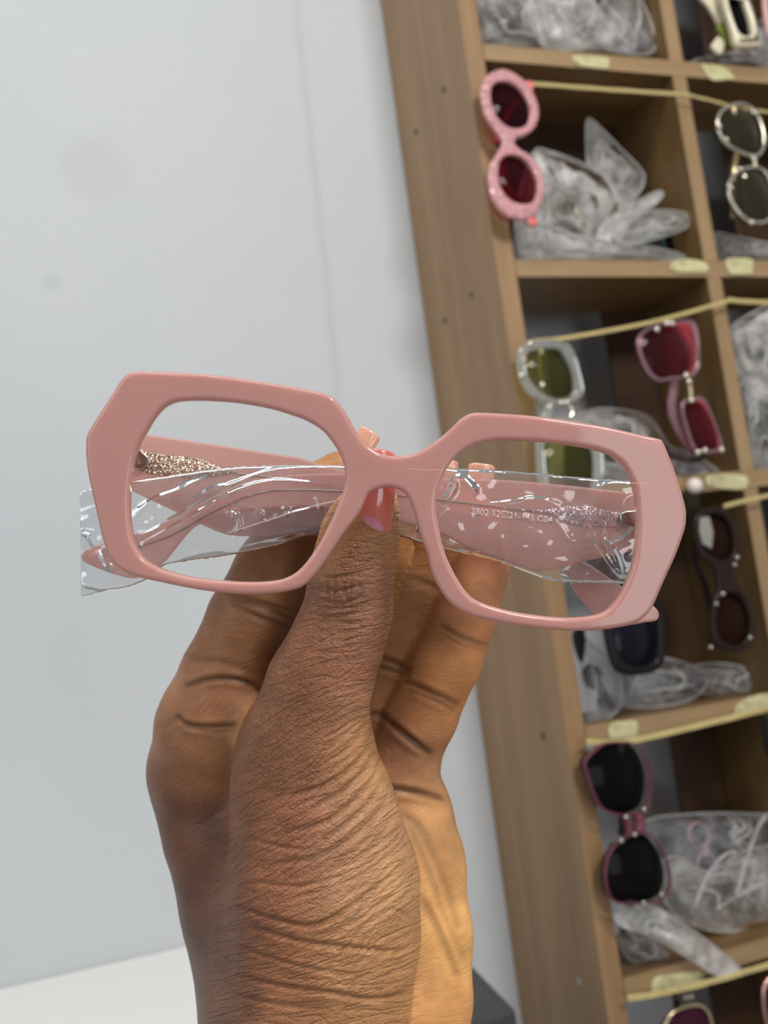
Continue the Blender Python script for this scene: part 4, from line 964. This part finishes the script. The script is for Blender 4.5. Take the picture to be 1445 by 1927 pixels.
# 6 black pair behind the hero frame
S6 = lambda p: sc_pts(p, 3.247, 1000, 900)
g = gthing(1150, 1000, -.02, 'big black wraparound sunglasses hanging behind the lower right corner of the pink eyeglasses')
gplate('rim', S6([(430,760),(600,720),(780,760),(806,900),(806,1090),(770,1170),(660,1203),(530,1188),(475,1090),(440,920)]), [S6([(490,810),(600,780),(740,810),(760,920),(758,1080),(720,1130),(640,1150),(560,1130),(520,1050),(500,920)])], -.022, .008, MAT['black'], g, .003)
gplate('lens', S6([(480,800),(600,770),(750,800),(770,920),(768,1090),(725,1140),(640,1160),(550,1140),(510,1050),(490,920)]), [], -.020, .002, MAT['patch_black'], g, .0005)
gplate('rim', S6([(270,340),(430,300),(570,330),(600,460),(590,610),(520,700),(400,700),(310,640),(270,500)]), [S6([(320,380),(430,350),(530,375),(550,470),(540,590),(490,645),(410,650),(350,600),(320,500)])], -.018, .006, MAT['black'], g, .002)
gplate('lens', S6([(310,370),(430,340),(540,365),(560,470),(550,600),(495,655),(405,660),(340,605),(310,500)]), [], -.016, .0015, MAT['lens_dark'], g, .0003)
gtube('bridge', S6([(500,690),(560,730),(590,770)]), .006, MAT['black'], g)
gplate('temple', S6([(250,950),(300,890),(330,980),(310,1130),(270,1060)]), [], .002, .003, MAT['black'], g, .001, 1)
# 7 brown tortoise pair
g = gthing(1345, 960, -.02, 'dark brown tortoiseshell sunglasses hanging from the short cord right of the pink eyeglasses')
gplate('rim', S6([(985,270),(1010,215),(1070,180),(1165,185),(1230,255),(1262,380),(1262,480),(1225,540),(1245,620),(1265,665),(1320,740),(1362,870),(1350,975),(1295,1050),(1200,1060),(1115,1010),(1085,880),(1105,740),(1130,690),(1125,600),(1100,540),(1030,480),(995,370)]),
       [S6([(1020,280),(1075,225),(1155,230),(1205,290),(1228,380),(1225,460),(1180,500),(1110,490),(1050,440),(1022,360)]), S6([(1135,760),(1190,705),(1255,715),(1300,780),(1328,870),(1318,955),(1275,1015),(1205,1020),(1140,975),(1120,880)])], -.022, .006, MAT['dark_brown'], g, .002)
gplate('lens', S6([(1012,275),(1072,217),(1160,222),(1213,285),(1236,380),(1233,466),(1185,508),(1105,498),(1042,446),(1014,360)]), [], -.021, .0015, MAT['lens_brown'], g, .0003)
gplate('lens', S6([(1128,755),(1186,697),(1260,707),(1308,776),(1336,870),(1326,960),(1280,1023),(1202,1028),(1132,980),(1112,880)]), [], -.021, .0015, MAT['lens_brown'], g, .0003)
gtube('temple', S6([(1010,300),(1000,500),(1060,660),(1100,860),(1095,1040)]), .003, MAT['dark_brown'], g, [-.016, -.004, 0, .002, .002])
gplate('lens_reflection', S6([(1030,240),(1085,235),(1110,330),(1100,430),(1045,400),(1025,320)]), [], -.0255, .0006, simple('grey_reflection', (.30, .28, .25), .6), g, .0001, 0)  # grey plate painting in a reflection on the upper lens
for x, y in ((1255, 485), (1240, 530), (1168, 708), (1128, 768), (1095, 1032), (1335, 975)): bead(*S6([(x, y)])[0], -.025, .0022, MAT['steel'], g)
# 8 black wine pair
S8 = lambda p: sc_pts(p, 3.174, 1060, 1320)
g = gthing(1170, 1395, -.02, 'large dark-lensed sunglasses with wine glitter rim hanging against the side panel, lower cell')
k1 = S8([(120,360),(180,290),(270,240),(430,250),(490,330),(522,450),(512,600),(470,662),(350,684),(230,644),(170,540),(138,440)])
k2 = S8([(250,960),(290,870),(380,800),(490,775),(570,850),(622,960),(642,1090),(600,1182),(500,1212),(330,1208),(268,1160),(245,1060)])
for k_ in (k1, k2):
    gplate('rim', k_, [grow(k_, .945)], -.022, .004, MAT['wine_rim'], g, .0012); gplate('lens', grow(k_, .96), [], -.021, .0015, MAT['lens_dark'], g, .0003, 1)
gtube('bridge', S8([(440,670),(455,720),(450,790)]), .005, MAT['wine_rim'], g); gtube('bridge', S8([(370,680),(385,740),(400,800)]), .003, MAT['wine_rim'], g)
gtube('temple', S8([(340,260),(330,450),(350,700),(345,800)]), .003, MAT['dark_brown'], g, [-.018, -.008, -.004, -.004])
gtube('temple', S8([(420,1210),(300,1150),(260,1000),(300,850)]), .003, MAT['dark_brown'], g, [-.018, -.008, -.004, -.004])
for x, y in ((480, 645), (345, 832), (425, 795), (375, 690), (585, 1155), (480, 1205)): bead(*S8([(x, y)])[0], -.026, .0024, MAT['steel'], g)
# 9 plum pair with gold letters, bottom edge
S9 = lambda p: sc_pts(p, 4.9, 1150, 1700)
g = gthing(1300, 1890, -.02, 'plum-lensed gold-rimmed sunglasses with small gold letters at the bottom edge')
k1 = S9([(470,1200),(520,1070),(580,1000),(690,955),(800,940),(880,985),(930,1110),(945,1280),(900,1420),(760,1480),(600,1460),(490,1360)])
gtube('rim', k1, .0014, MAT['gold'], g, [-.022] * len(k1), 8, True, 3); gplate('lens', k1, [], -.0215, .0012, MAT['lens_plum'], g, .0003, 1)
k2 = [(x + 18, y + 118) for x, y in k1]; gtube('rim', k2, .0014, MAT['gold'], g, [-.022] * len(k2), 8, True, 3); gplate('lens', k2, [], -.0215, .0012, MAT['lens_plum'], g, .0003, 1)
gtube('temple', S9([(600,860),(610,980),(640,1200)]), .003, MAT['dark_brown'], g, [-.02, -.01, -.004])
def letters(body, x, y, w_, ang_deg, hpx, Y, parent):
    P0 = ONY(x, y, Y); P1 = ONY(x + w_ * math.cos(math.radians(ang_deg)), y + w_ * math.sin(math.radians(ang_deg)), Y)
    d = float((P0 - CAM) @ FWD)
    cu = bpy.data.curves.new('txt', 'FONT'); cu.body = body; cu.size = 1; cu.extrude = 0.03
    t = bpy.data.objects.new('txt', cu); col.objects.link(t); me = dg_mesh(t); bpy.data.objects.remove(t)
    xs_ = [v.co.x for v in me.vertices]; ys_ = [v.co.y for v in me.vertices]; ux = P1 - P0; L_ = np.linalg.norm(ux); ux /= L_
    uy = np.cross(ux, GN) * -1; uy = uy if uy[2] > 0 else -uy
    for v in me.vertices: v.co = Vector(P0 + ux * (v.co.x - min(xs_)) / (max(xs_) - min(xs_)) * L_ + uy * (v.co.y - min(ys_)) / (max(ys_) - min(ys_)) * hpx / F * d + GN * v.co.z * .01)
    me.name = 'metal_letters'; me.materials.clear(); me.materials.append(MAT['ivory_print'])
    o = bpy.data.objects.new('metal_letters', me); col.objects.link(o); o.parent = parent; o.matrix_parent_inverse = Matrix.Translation(-Vector(parent.location))
letters('A', 1274, 1864, 9, -10, 9, -.026, g); letters('RA', 1289, 1883, 18, -14, 9, -.024, g); letters('A', 1253, 1921, 9, -10, 9, -.024, g)
# 10 slivers at the right edge
g = gthing(1444, 20, -.01, 'pale pink frame just showing at the top right edge')
kk_ = [(1436,-60),(1450,-70),(1480,-40),(1490,10),(1480,60),(1450,75),(1440,50),(1434,0)]
gplate('rim', kk_, [grow(kk_, .6)], -.018, .005, simple('pale_pink_acetate', (.75, .42, .40), .3), g, .0015); gplate('lens', grow(kk_, .65), [], -.017, .001, MAT['lens_wine'], g, .0002, 1)
g = gthing(1444, 1385, -.02, 'black-framed sunglasses just entering at the right edge below the fourth shelf')
kk_ = [(1441,1345),(1470,1335),(1500,1360),(1505,1400),(1480,1430),(1450,1425),(1440,1400)]
gplate('rim', kk_, [grow(kk_, .7)], -.022, .005, MAT['black'], g, .0015); gplate('lens', grow(kk_, .75), [], -.021, .001, MAT['lens_dark'], g, .0002, 1)
g = gthing(1444, 1880, -.02, 'rose gold sunglasses rim entering at the lower right corner')
kk_ = [(1437,1860),(1460,1835),(1500,1850),(1520,1900),(1500,1950),(1460,1955),(1440,1915)]
gtube('rim', kk_, .0018, simple('rose_gold', (.75, .45, .38), .25, 1.0), g, [-.022] * len(kk_), 8, True, 3); gplate('lens', kk_, [], -.0215, .001, MAT['lens_plum'], g, .0002, 1)
g = gthing(1305, 905, -.02, 'pearl-tipped grey eyewear arm poking down beside the taped shelf edge', 'eyewear_arm', 'eyewear arm')
gtube('arm', [(1302,925),(1298,950),(1306,985)], .009, MAT['lens_grey'], g, [-.010, -.004, 0.0], 10, radii=[.007, .010, .008]); bead(1307, 914, -.012, .0075, simple('pearl', (.85, .75, .68), .15, coat=.5), g, 'pearl_tip')

# ================================================================ CORDS
def cord(pts, label, Y=-.012, r=.0011):
    for_ = smooth_open([(x, y) for x, y in pts], 1)
    root = empty('hanging_cord', tuple(ONY(*pts[0], Y)), label, 'cord')
    for s in (-1, 1):
        w = []
        for i, (x, y) in enumerate(smooth_open(pts, 10) if len(pts) > 2 else [tuple(np.array(pts[0]) * (1 - t) + np.array(pts[1]) * t) for t in np.linspace(0, 1, 12)]):
            p = ONY(x, y, Y); w.append(p + np.array([0, 0, s * r * .85]) + np.array([0, .0004 * math.sin(i * 1.3 + s), 0]))
        tube('strand', w, r, MAT['cord'], root, 7)
cord([(990,157),(1135,168),(1283,178)], 'taut gold cord across the upper left cell holding the pink round sunglasses')
cord([(1283,176),(1340,190),(1390,203),(1450,212)], 'slack gold cord in the second column holding the gold wire sunglasses', r=.0008)
cord([(1000,643),(1060,637),(1180,616),(1260,598),(1372,566)], 'gold cord sloping across the cell of the clear-framed and red sunglasses')
cord([(1370,564),(1395,567),(1460,570)], 'double gold cord at the right edge above bagged eyewear in the second column', r=.0013)
cord([(1362,953),(1400,943),(1460,930)], 'short gold cord above the brown tortoiseshell sunglasses')
cord([(1104,1396),(1145,1398),(1200,1392),(1330,1362),(1460,1330)], 'thick gold cord along the fourth shelf edge over the wine-rimmed sunglasses', r=.0014)
cord([(1181,1879),(1230,1872),(1320,1852),(1460,1812)], 'thick gold cord under the lowest visible shelf edge', r=.0014)

# ================================================================ BAGGED EYEWEAR
def film_bag(poly, Y, bulge, mat, label, seed, ctr=None, tilt=0.0, amp=0.006, group=None):
    P = np.array(smooth_closed(poly, rounds=5)); c0 = np.array(ctr) if ctr else P.mean(0)
    wc_ = ONY(c0[0], c0[1], Y); ci = int(wc_[0] // (WC + TH)); cx = ci * (WC + TH) if Y > 0 else None; cz = math.floor(wc_[2] / HC) * HC
    R_, M_ = 15, len(P); verts = []; faces = []
    for side in (-1, 1):
        for r in range(R_ + 1):
            f = r / R_
            for k in range(M_):
                x, y = c0 + (P[k] - c0) * f
                q = Vector((x * .02, y * .02, seed * 5.1 + side))
                rid = 1 - 2 * abs(noise.noise(q)) ; rid2 = 1 - 2 * abs(noise.noise(q * 2.7)); fl = noise.noise(q * 5.5)
                prof = max(0.0, 1 - f ** 3.0)
                dY = side * (bulge * prof * (.45 + .55 * rid)) + amp * (rid - .5) * (0.4 + .6 * prof) + amp * .45 * rid2 * (.3 + .7 * prof) + amp * .12 * fl
                yy = Y + dY + tilt * (y - c0[1]) * 0.0005
                yy = min(yy, DI - 0.004)
                p_ = ONY(x, y, yy + side * .0002)
                if cx is not None and p_[1] > -0.001:
                    p_[0] = min(max(p_[0], cx + .0012), cx + WC - .0012); p_[2] = min(max(p_[2], cz + .0006), cz + HC - TH - .001)
                verts.append(p_)
    o_ = (R_ + 1) * M_
    for s in (0, 1):
        for r in range(R_):
            for k in range(M_):
                a = s * o_ + r * M_ + k; b_ = s * o_ + r * M_ + (k + 1) % M_; q = (a, b_, b_ + M_, a + M_)
                faces.append(q if s else q[::-1])
    for k in range(M_):
        a = R_ * M_ + k; b_ = R_ * M_ + (k + 1) % M_; faces.append((a, b_, b_ + o_, a + o_))
    o = mesh_obj('plastic_bag', verts, faces, mat, None, True, loc=tuple(ONY(c0[0], c0[1], Y)))
    tag(o, label, 'plastic bag', group)
    rg = random.Random(seed); org_ = Vector(o.location)
    def row(r_, k): return Vector(verts[r_ * M_ + k % M_]) - Vector((0, .0008, 0))
    for q in range(4):
        k0 = rg.randrange(M_); k1 = (k0 + rg.randrange(M_ // 4, M_ // 2)) % M_; ra = rg.randrange(9, 15); rb = rg.randrange(8, 15); rm = rg.randrange(2, 9)
        km = (k0 + ((k1 - k0) % M_) // 2) % M_
        pts_ = [row(ra, k0), (row((ra + rm) // 2, (k0 + km) // 2 if abs(k0 - km) < M_ / 2 else k0)), row(rm, km), row(rb, k1)]
        sm_ = smooth_open([tuple(p) for p in pts_], 6); rr_ = [.0003 + .0011 * math.sin(math.pi * i / (len(sm_) - 1)) for i in range(len(sm_))]
        f_ = tube('fold', sm_, .001, MAT['fold'], None, 5, radii=rr_); f_.parent = o; f_.matrix_parent_inverse = Matrix.Translation(-org_)
    ed_ = [row(R_, k) for k in range(0, M_, 2)]
    f_ = tube('edge_fold', ed_, .0007, MAT['fold'], None, 5, closed=True); f_.parent = o; f_.matrix_parent_inverse = Matrix.Translation(-org_)
    return o
def mini_pair(x, y, Y, ang, s, rim, lens, label, cat='sunglasses'):
    """a folded pair lying inside a bag; s = lens half-width in px"""
    g_ = empty('folded_sunglasses', tuple(ONY(x, y, Y)), label, cat)
    ca, sa = math.cos(math.radians(ang)), math.sin(math.radians(ang))
    T = lambda u, v: (x + (u * ca - v * sa) * s, y + (u * sa + v * ca) * s)
    for sg in (-1, 1):
        el = [T(sg * 1.15 + math.cos(a) * .95, math.sin(a) * .75) for a in np.linspace(0, 2 * math.pi, 14, endpoint=False)]
        gplate('rim', el, [grow(el, .84)], Y, .004, rim, g_, .0012, 1); gplate('lens', grow(el, .87), [], Y, .001, lens, g_, .0002, 1)
    gtube('bridge', [T(-.25, -.2), T(0, -.32), T(.25, -.2)], .002, rim, g_, [Y] * 3)
    gtube('temple', [T(-2.05, -.2), T(-1, .05), T(.6, .15), T(1.6, .5)], .0022, rim, g_, [Y + .004, Y + .010, Y + .012, Y + .012])
    gtube('temple', [T(2.05, -.2), T(1, .0), T(-.6, .05), T(-1.6, .45)], .0022, rim, g_, [Y + .004, Y + .014, Y + .016, Y + .016])
mini_pair(945, 45, .035, 20, 20, MAT['steel'], MAT['lens_grey'], 'steel-rimmed sunglasses inside the bags of the top left cell')
mini_pair(1090, 55, .045, -25, 26, MAT['dark_brown'], MAT['lens_wine'], 'wine-lensed sunglasses bagged in the middle of the top left cell')
film_bag([(884,-30),(930,-45),(1010,-30),(1060,30),(1060,84),(1000,87),(930,84),(893,78)], .030, .018, MAT['bag'], 'grey crumpled bag at the left of the top left cell', 1)
film_bag([(990,0),(1040,-40),(1110,-30),(1150,20),(1190,55),(1190,98),(1110,94),(1020,88)], .022, .018, MAT['bag_milky'], 'pinkish grey crumpled bag in the middle of the top left cell', 2)
film_bag([(1120,30),(1150,-10),(1190,-20),(1215,20),(1232,62),(1234,90),(1215,104),(1160,99),(1125,80)], .016, .014, MAT['bag_thin'], 'thin clear bag at the right of the top left cell', 3)
mini_pair(1380, 118, .045, 8, 18, MAT['dark_brown'], MAT['lens_dark'], 'dark sunglasses bagged below the cream pair')
film_bag([(1300,117),(1340,104),(1390,92),(1430,40),(1460,40),(1465,132),(1400,127),(1340,121)], .035, .014, MAT['bag'], 'crumpled bag lying below the cream sunglasses in the top right cell', 4)
mini_pair(1240, 452, .040, 12, 24, simple('petrol_acetate', (.02, .07, .09), .25), MAT['lens_dark'], 'petrol-coloured sunglasses bagged at the right of the second cell')
mini_pair(1085, 410, .050, 40, 26, MAT['gold'], MAT['lens_grey'], 'gold-rimmed sunglasses bagged behind the pink round pair')
film_bag([(968,400),(1000,290),(1030,284),(1075,300),(1120,320),(1150,345),(1170,420),(1150,487),(1060,490),(985,489)], .040, .020, MAT['bag_milky'], 'big milky bag behind the pink round sunglasses', 5)
film_bag([(1105,224),(1128,240),(1170,282),(1212,330),(1196,372),(1160,400),(1128,392),(1108,330),(1102,270)], .050, .008, MAT['bag'], 'stiff bag corner standing upright like a peak in the second cell', 6, amp=.005)
film_bag([(1118,478),(1128,430),(1160,400),(1205,375),(1238,360),(1247,368),(1225,392),(1180,430),(1150,485)], .020, .006, MAT['bag_milky'], 'narrow white bag fold reaching up to the right in the second cell', 7, amp=.004)
film_bag([(1150,440),(1190,410),(1240,396),(1300,402),(1316,408),(1290,430),(1240,448),(1180,462)], .014, .006, MAT['bag'], 'pointed clear bag tip almost touching the divider', 8, amp=.004)
film_bag([(968,440),(1010,420),(1070,440),(1140,452),(1210,462),(1292,484),(1200,493),(1080,494),(972,493)], .018, .012, MAT['bag'], 'flat grey bag lying along the front of the second cell', 9)
film_bag([(1340,440),(1380,444),(1430,455),(1470,462),(1470,490),(1400,489),(1346,488)], .030, .012, MAT['bag'], 'flat bag below the gold wire sunglasses', 10)
mini_pair(1180, 850, .040, 20, 34, MAT['dark_brown'], MAT['lens_brown'], 'brown sunglasses bagged on the third shelf behind the clear-framed pair')
mini_pair(1275, 868, .050, -15, 26, MAT['black'], MAT['lens_plum'], 'black and plum sunglasses bagged below the red rimless pair')
film_bag([(1066,800),(1110,772),(1160,770),(1220,785),(1252,830),(1290,880),(1262,903),(1160,912),(1080,915),(1062,860)], .030, .020, MAT['bag'], 'brownish speckled bag between the clear-framed and red sunglasses', 11)
film_bag([(1230,840),(1290,850),(1350,885),(1355,902),(1290,906),(1235,904)], .030, .012, MAT['bag_thin'], 'thin dark bag under the red rimless sunglasses', 12)
mini_pair(1430, 700, .040, 70, 30, MAT['pale_gold'], MAT['lens_grey'], 'pale gold sunglasses bagged in the second column')
mini_pair(1428, 815, .045, 30, 26, MAT['black'], MAT['lens_dark'], 'black sunglasses bagged low in the second column')
film_bag([(1372,625),(1395,600),(1440,575),(1480,560),(1490,720),(1470,760),(1410,740),(1385,690)], .022, .020, MAT['bag_milky'], 'upper crumpled silvery bag in the second column', 13)
film_bag([(1392,720),(1430,700),(1480,720),(1490,878),(1440,882),(1412,880),(1398,800)], .022, .018, MAT['bag'], 'lower crumpled silvery bag in the second column', 14)
mini_pair(1130, 1300, .035, 60, 26, MAT['black'], MAT['lens_dark'], 'black sunglasses bagged at the left of the fourth shelf')
mini_pair(1270, 1285, .045, 5, 26, MAT['dark_brown'], MAT['lens_grey'], 'brown sunglasses bagged in the middle of the fourth shelf')
film_bag([(1083,1190),(1120,1220),(1150,1240),(1170,1290),(1160,1340),(1112,1372),(1100,1300)], .020, .012, MAT['bag_thin'], 'thin bag draping down the left corner of the fourth shelf', 15)
film_bag([(1140,1255),(1190,1245),(1250,1238),(1320,1262),(1330,1290),(1290,1320),(1210,1332),(1150,1320)], .035, .014, MAT['bag_thin'], 'thin bag lying in the middle of the fourth shelf', 16)
film_bag([(1280,1262),(1340,1248),(1400,1255),(1460,1275),(1450,1300),(1380,1314),(1310,1300)], .040, .012, MAT['bag_thin'], 'thin bag lying at the right of the fourth shelf', 17)
mini_pair(1322, 1600, .045, 75, 26, simple('blush_acetate', (.55, .34, .36), .3), MAT['patch_black'], 'blush sunglasses with blue-black lens standing in the fifth cell')
film_bag([(1215,1545),(1290,1532),(1380,1530),(1460,1540),(1470,1600),(1470,1640),(1360,1660),(1250,1650),(1215,1600)], .045, .018, MAT['bag_thin'], 'thin upper bag at the back of the fifth cell', 18)
film_bag([(1230,1640),(1270,1610),(1330,1640),(1400,1600),(1470,1600),(1475,1730),(1400,1752),(1330,1750),(1260,1712)], .030, .020, MAT['bag'], 'large grey crumpled bag with bright folds in the fifth cell', 19)
mini_pair(1195, 1772, .030, 55, 20, MAT['wine_rim'], MAT['lens_plum'], 'wine and plum sunglasses bagged in the left corner of the fifth shelf')
film_bag([(1156,1712),(1200,1702),(1245,1712),(1310,1755),(1398,1828),(1350,1836),(1290,1800),(1220,1760),(1165,1742)], -.012, .006, MAT['bag_milky'], 'long white flat bag lying diagonally to the shelf edge', 20, amp=.004)
film_bag([(1166,1740),(1195,1742),(1235,1775),(1262,1815),(1225,1822),(1185,1806),(1168,1780)], .022, .010, MAT['bag_thin'], 'small thin bag in the left corner of the fifth shelf', 21)
for (pts, lab) in (([(1384,1690),(1405,1620),(1425,1560),(1445,1530)], 'thin white plastic strip leaning right in the fifth cell'), ([(1310,1700),(1330,1650),(1360,1612),(1385,1602)], 'curved white plastic edge in the fifth cell'), ([(1345,1712),(1400,1680),(1450,1655)], 'straight white plastic strip lying low in the fifth cell')):
    w = [ONY(x, y, -.002) for x, y in smooth_open(pts, 6)]
    tag(tube('plastic_strip', w, .0016, MAT['bag_milky'], None, 6), lab, 'plastic strip')
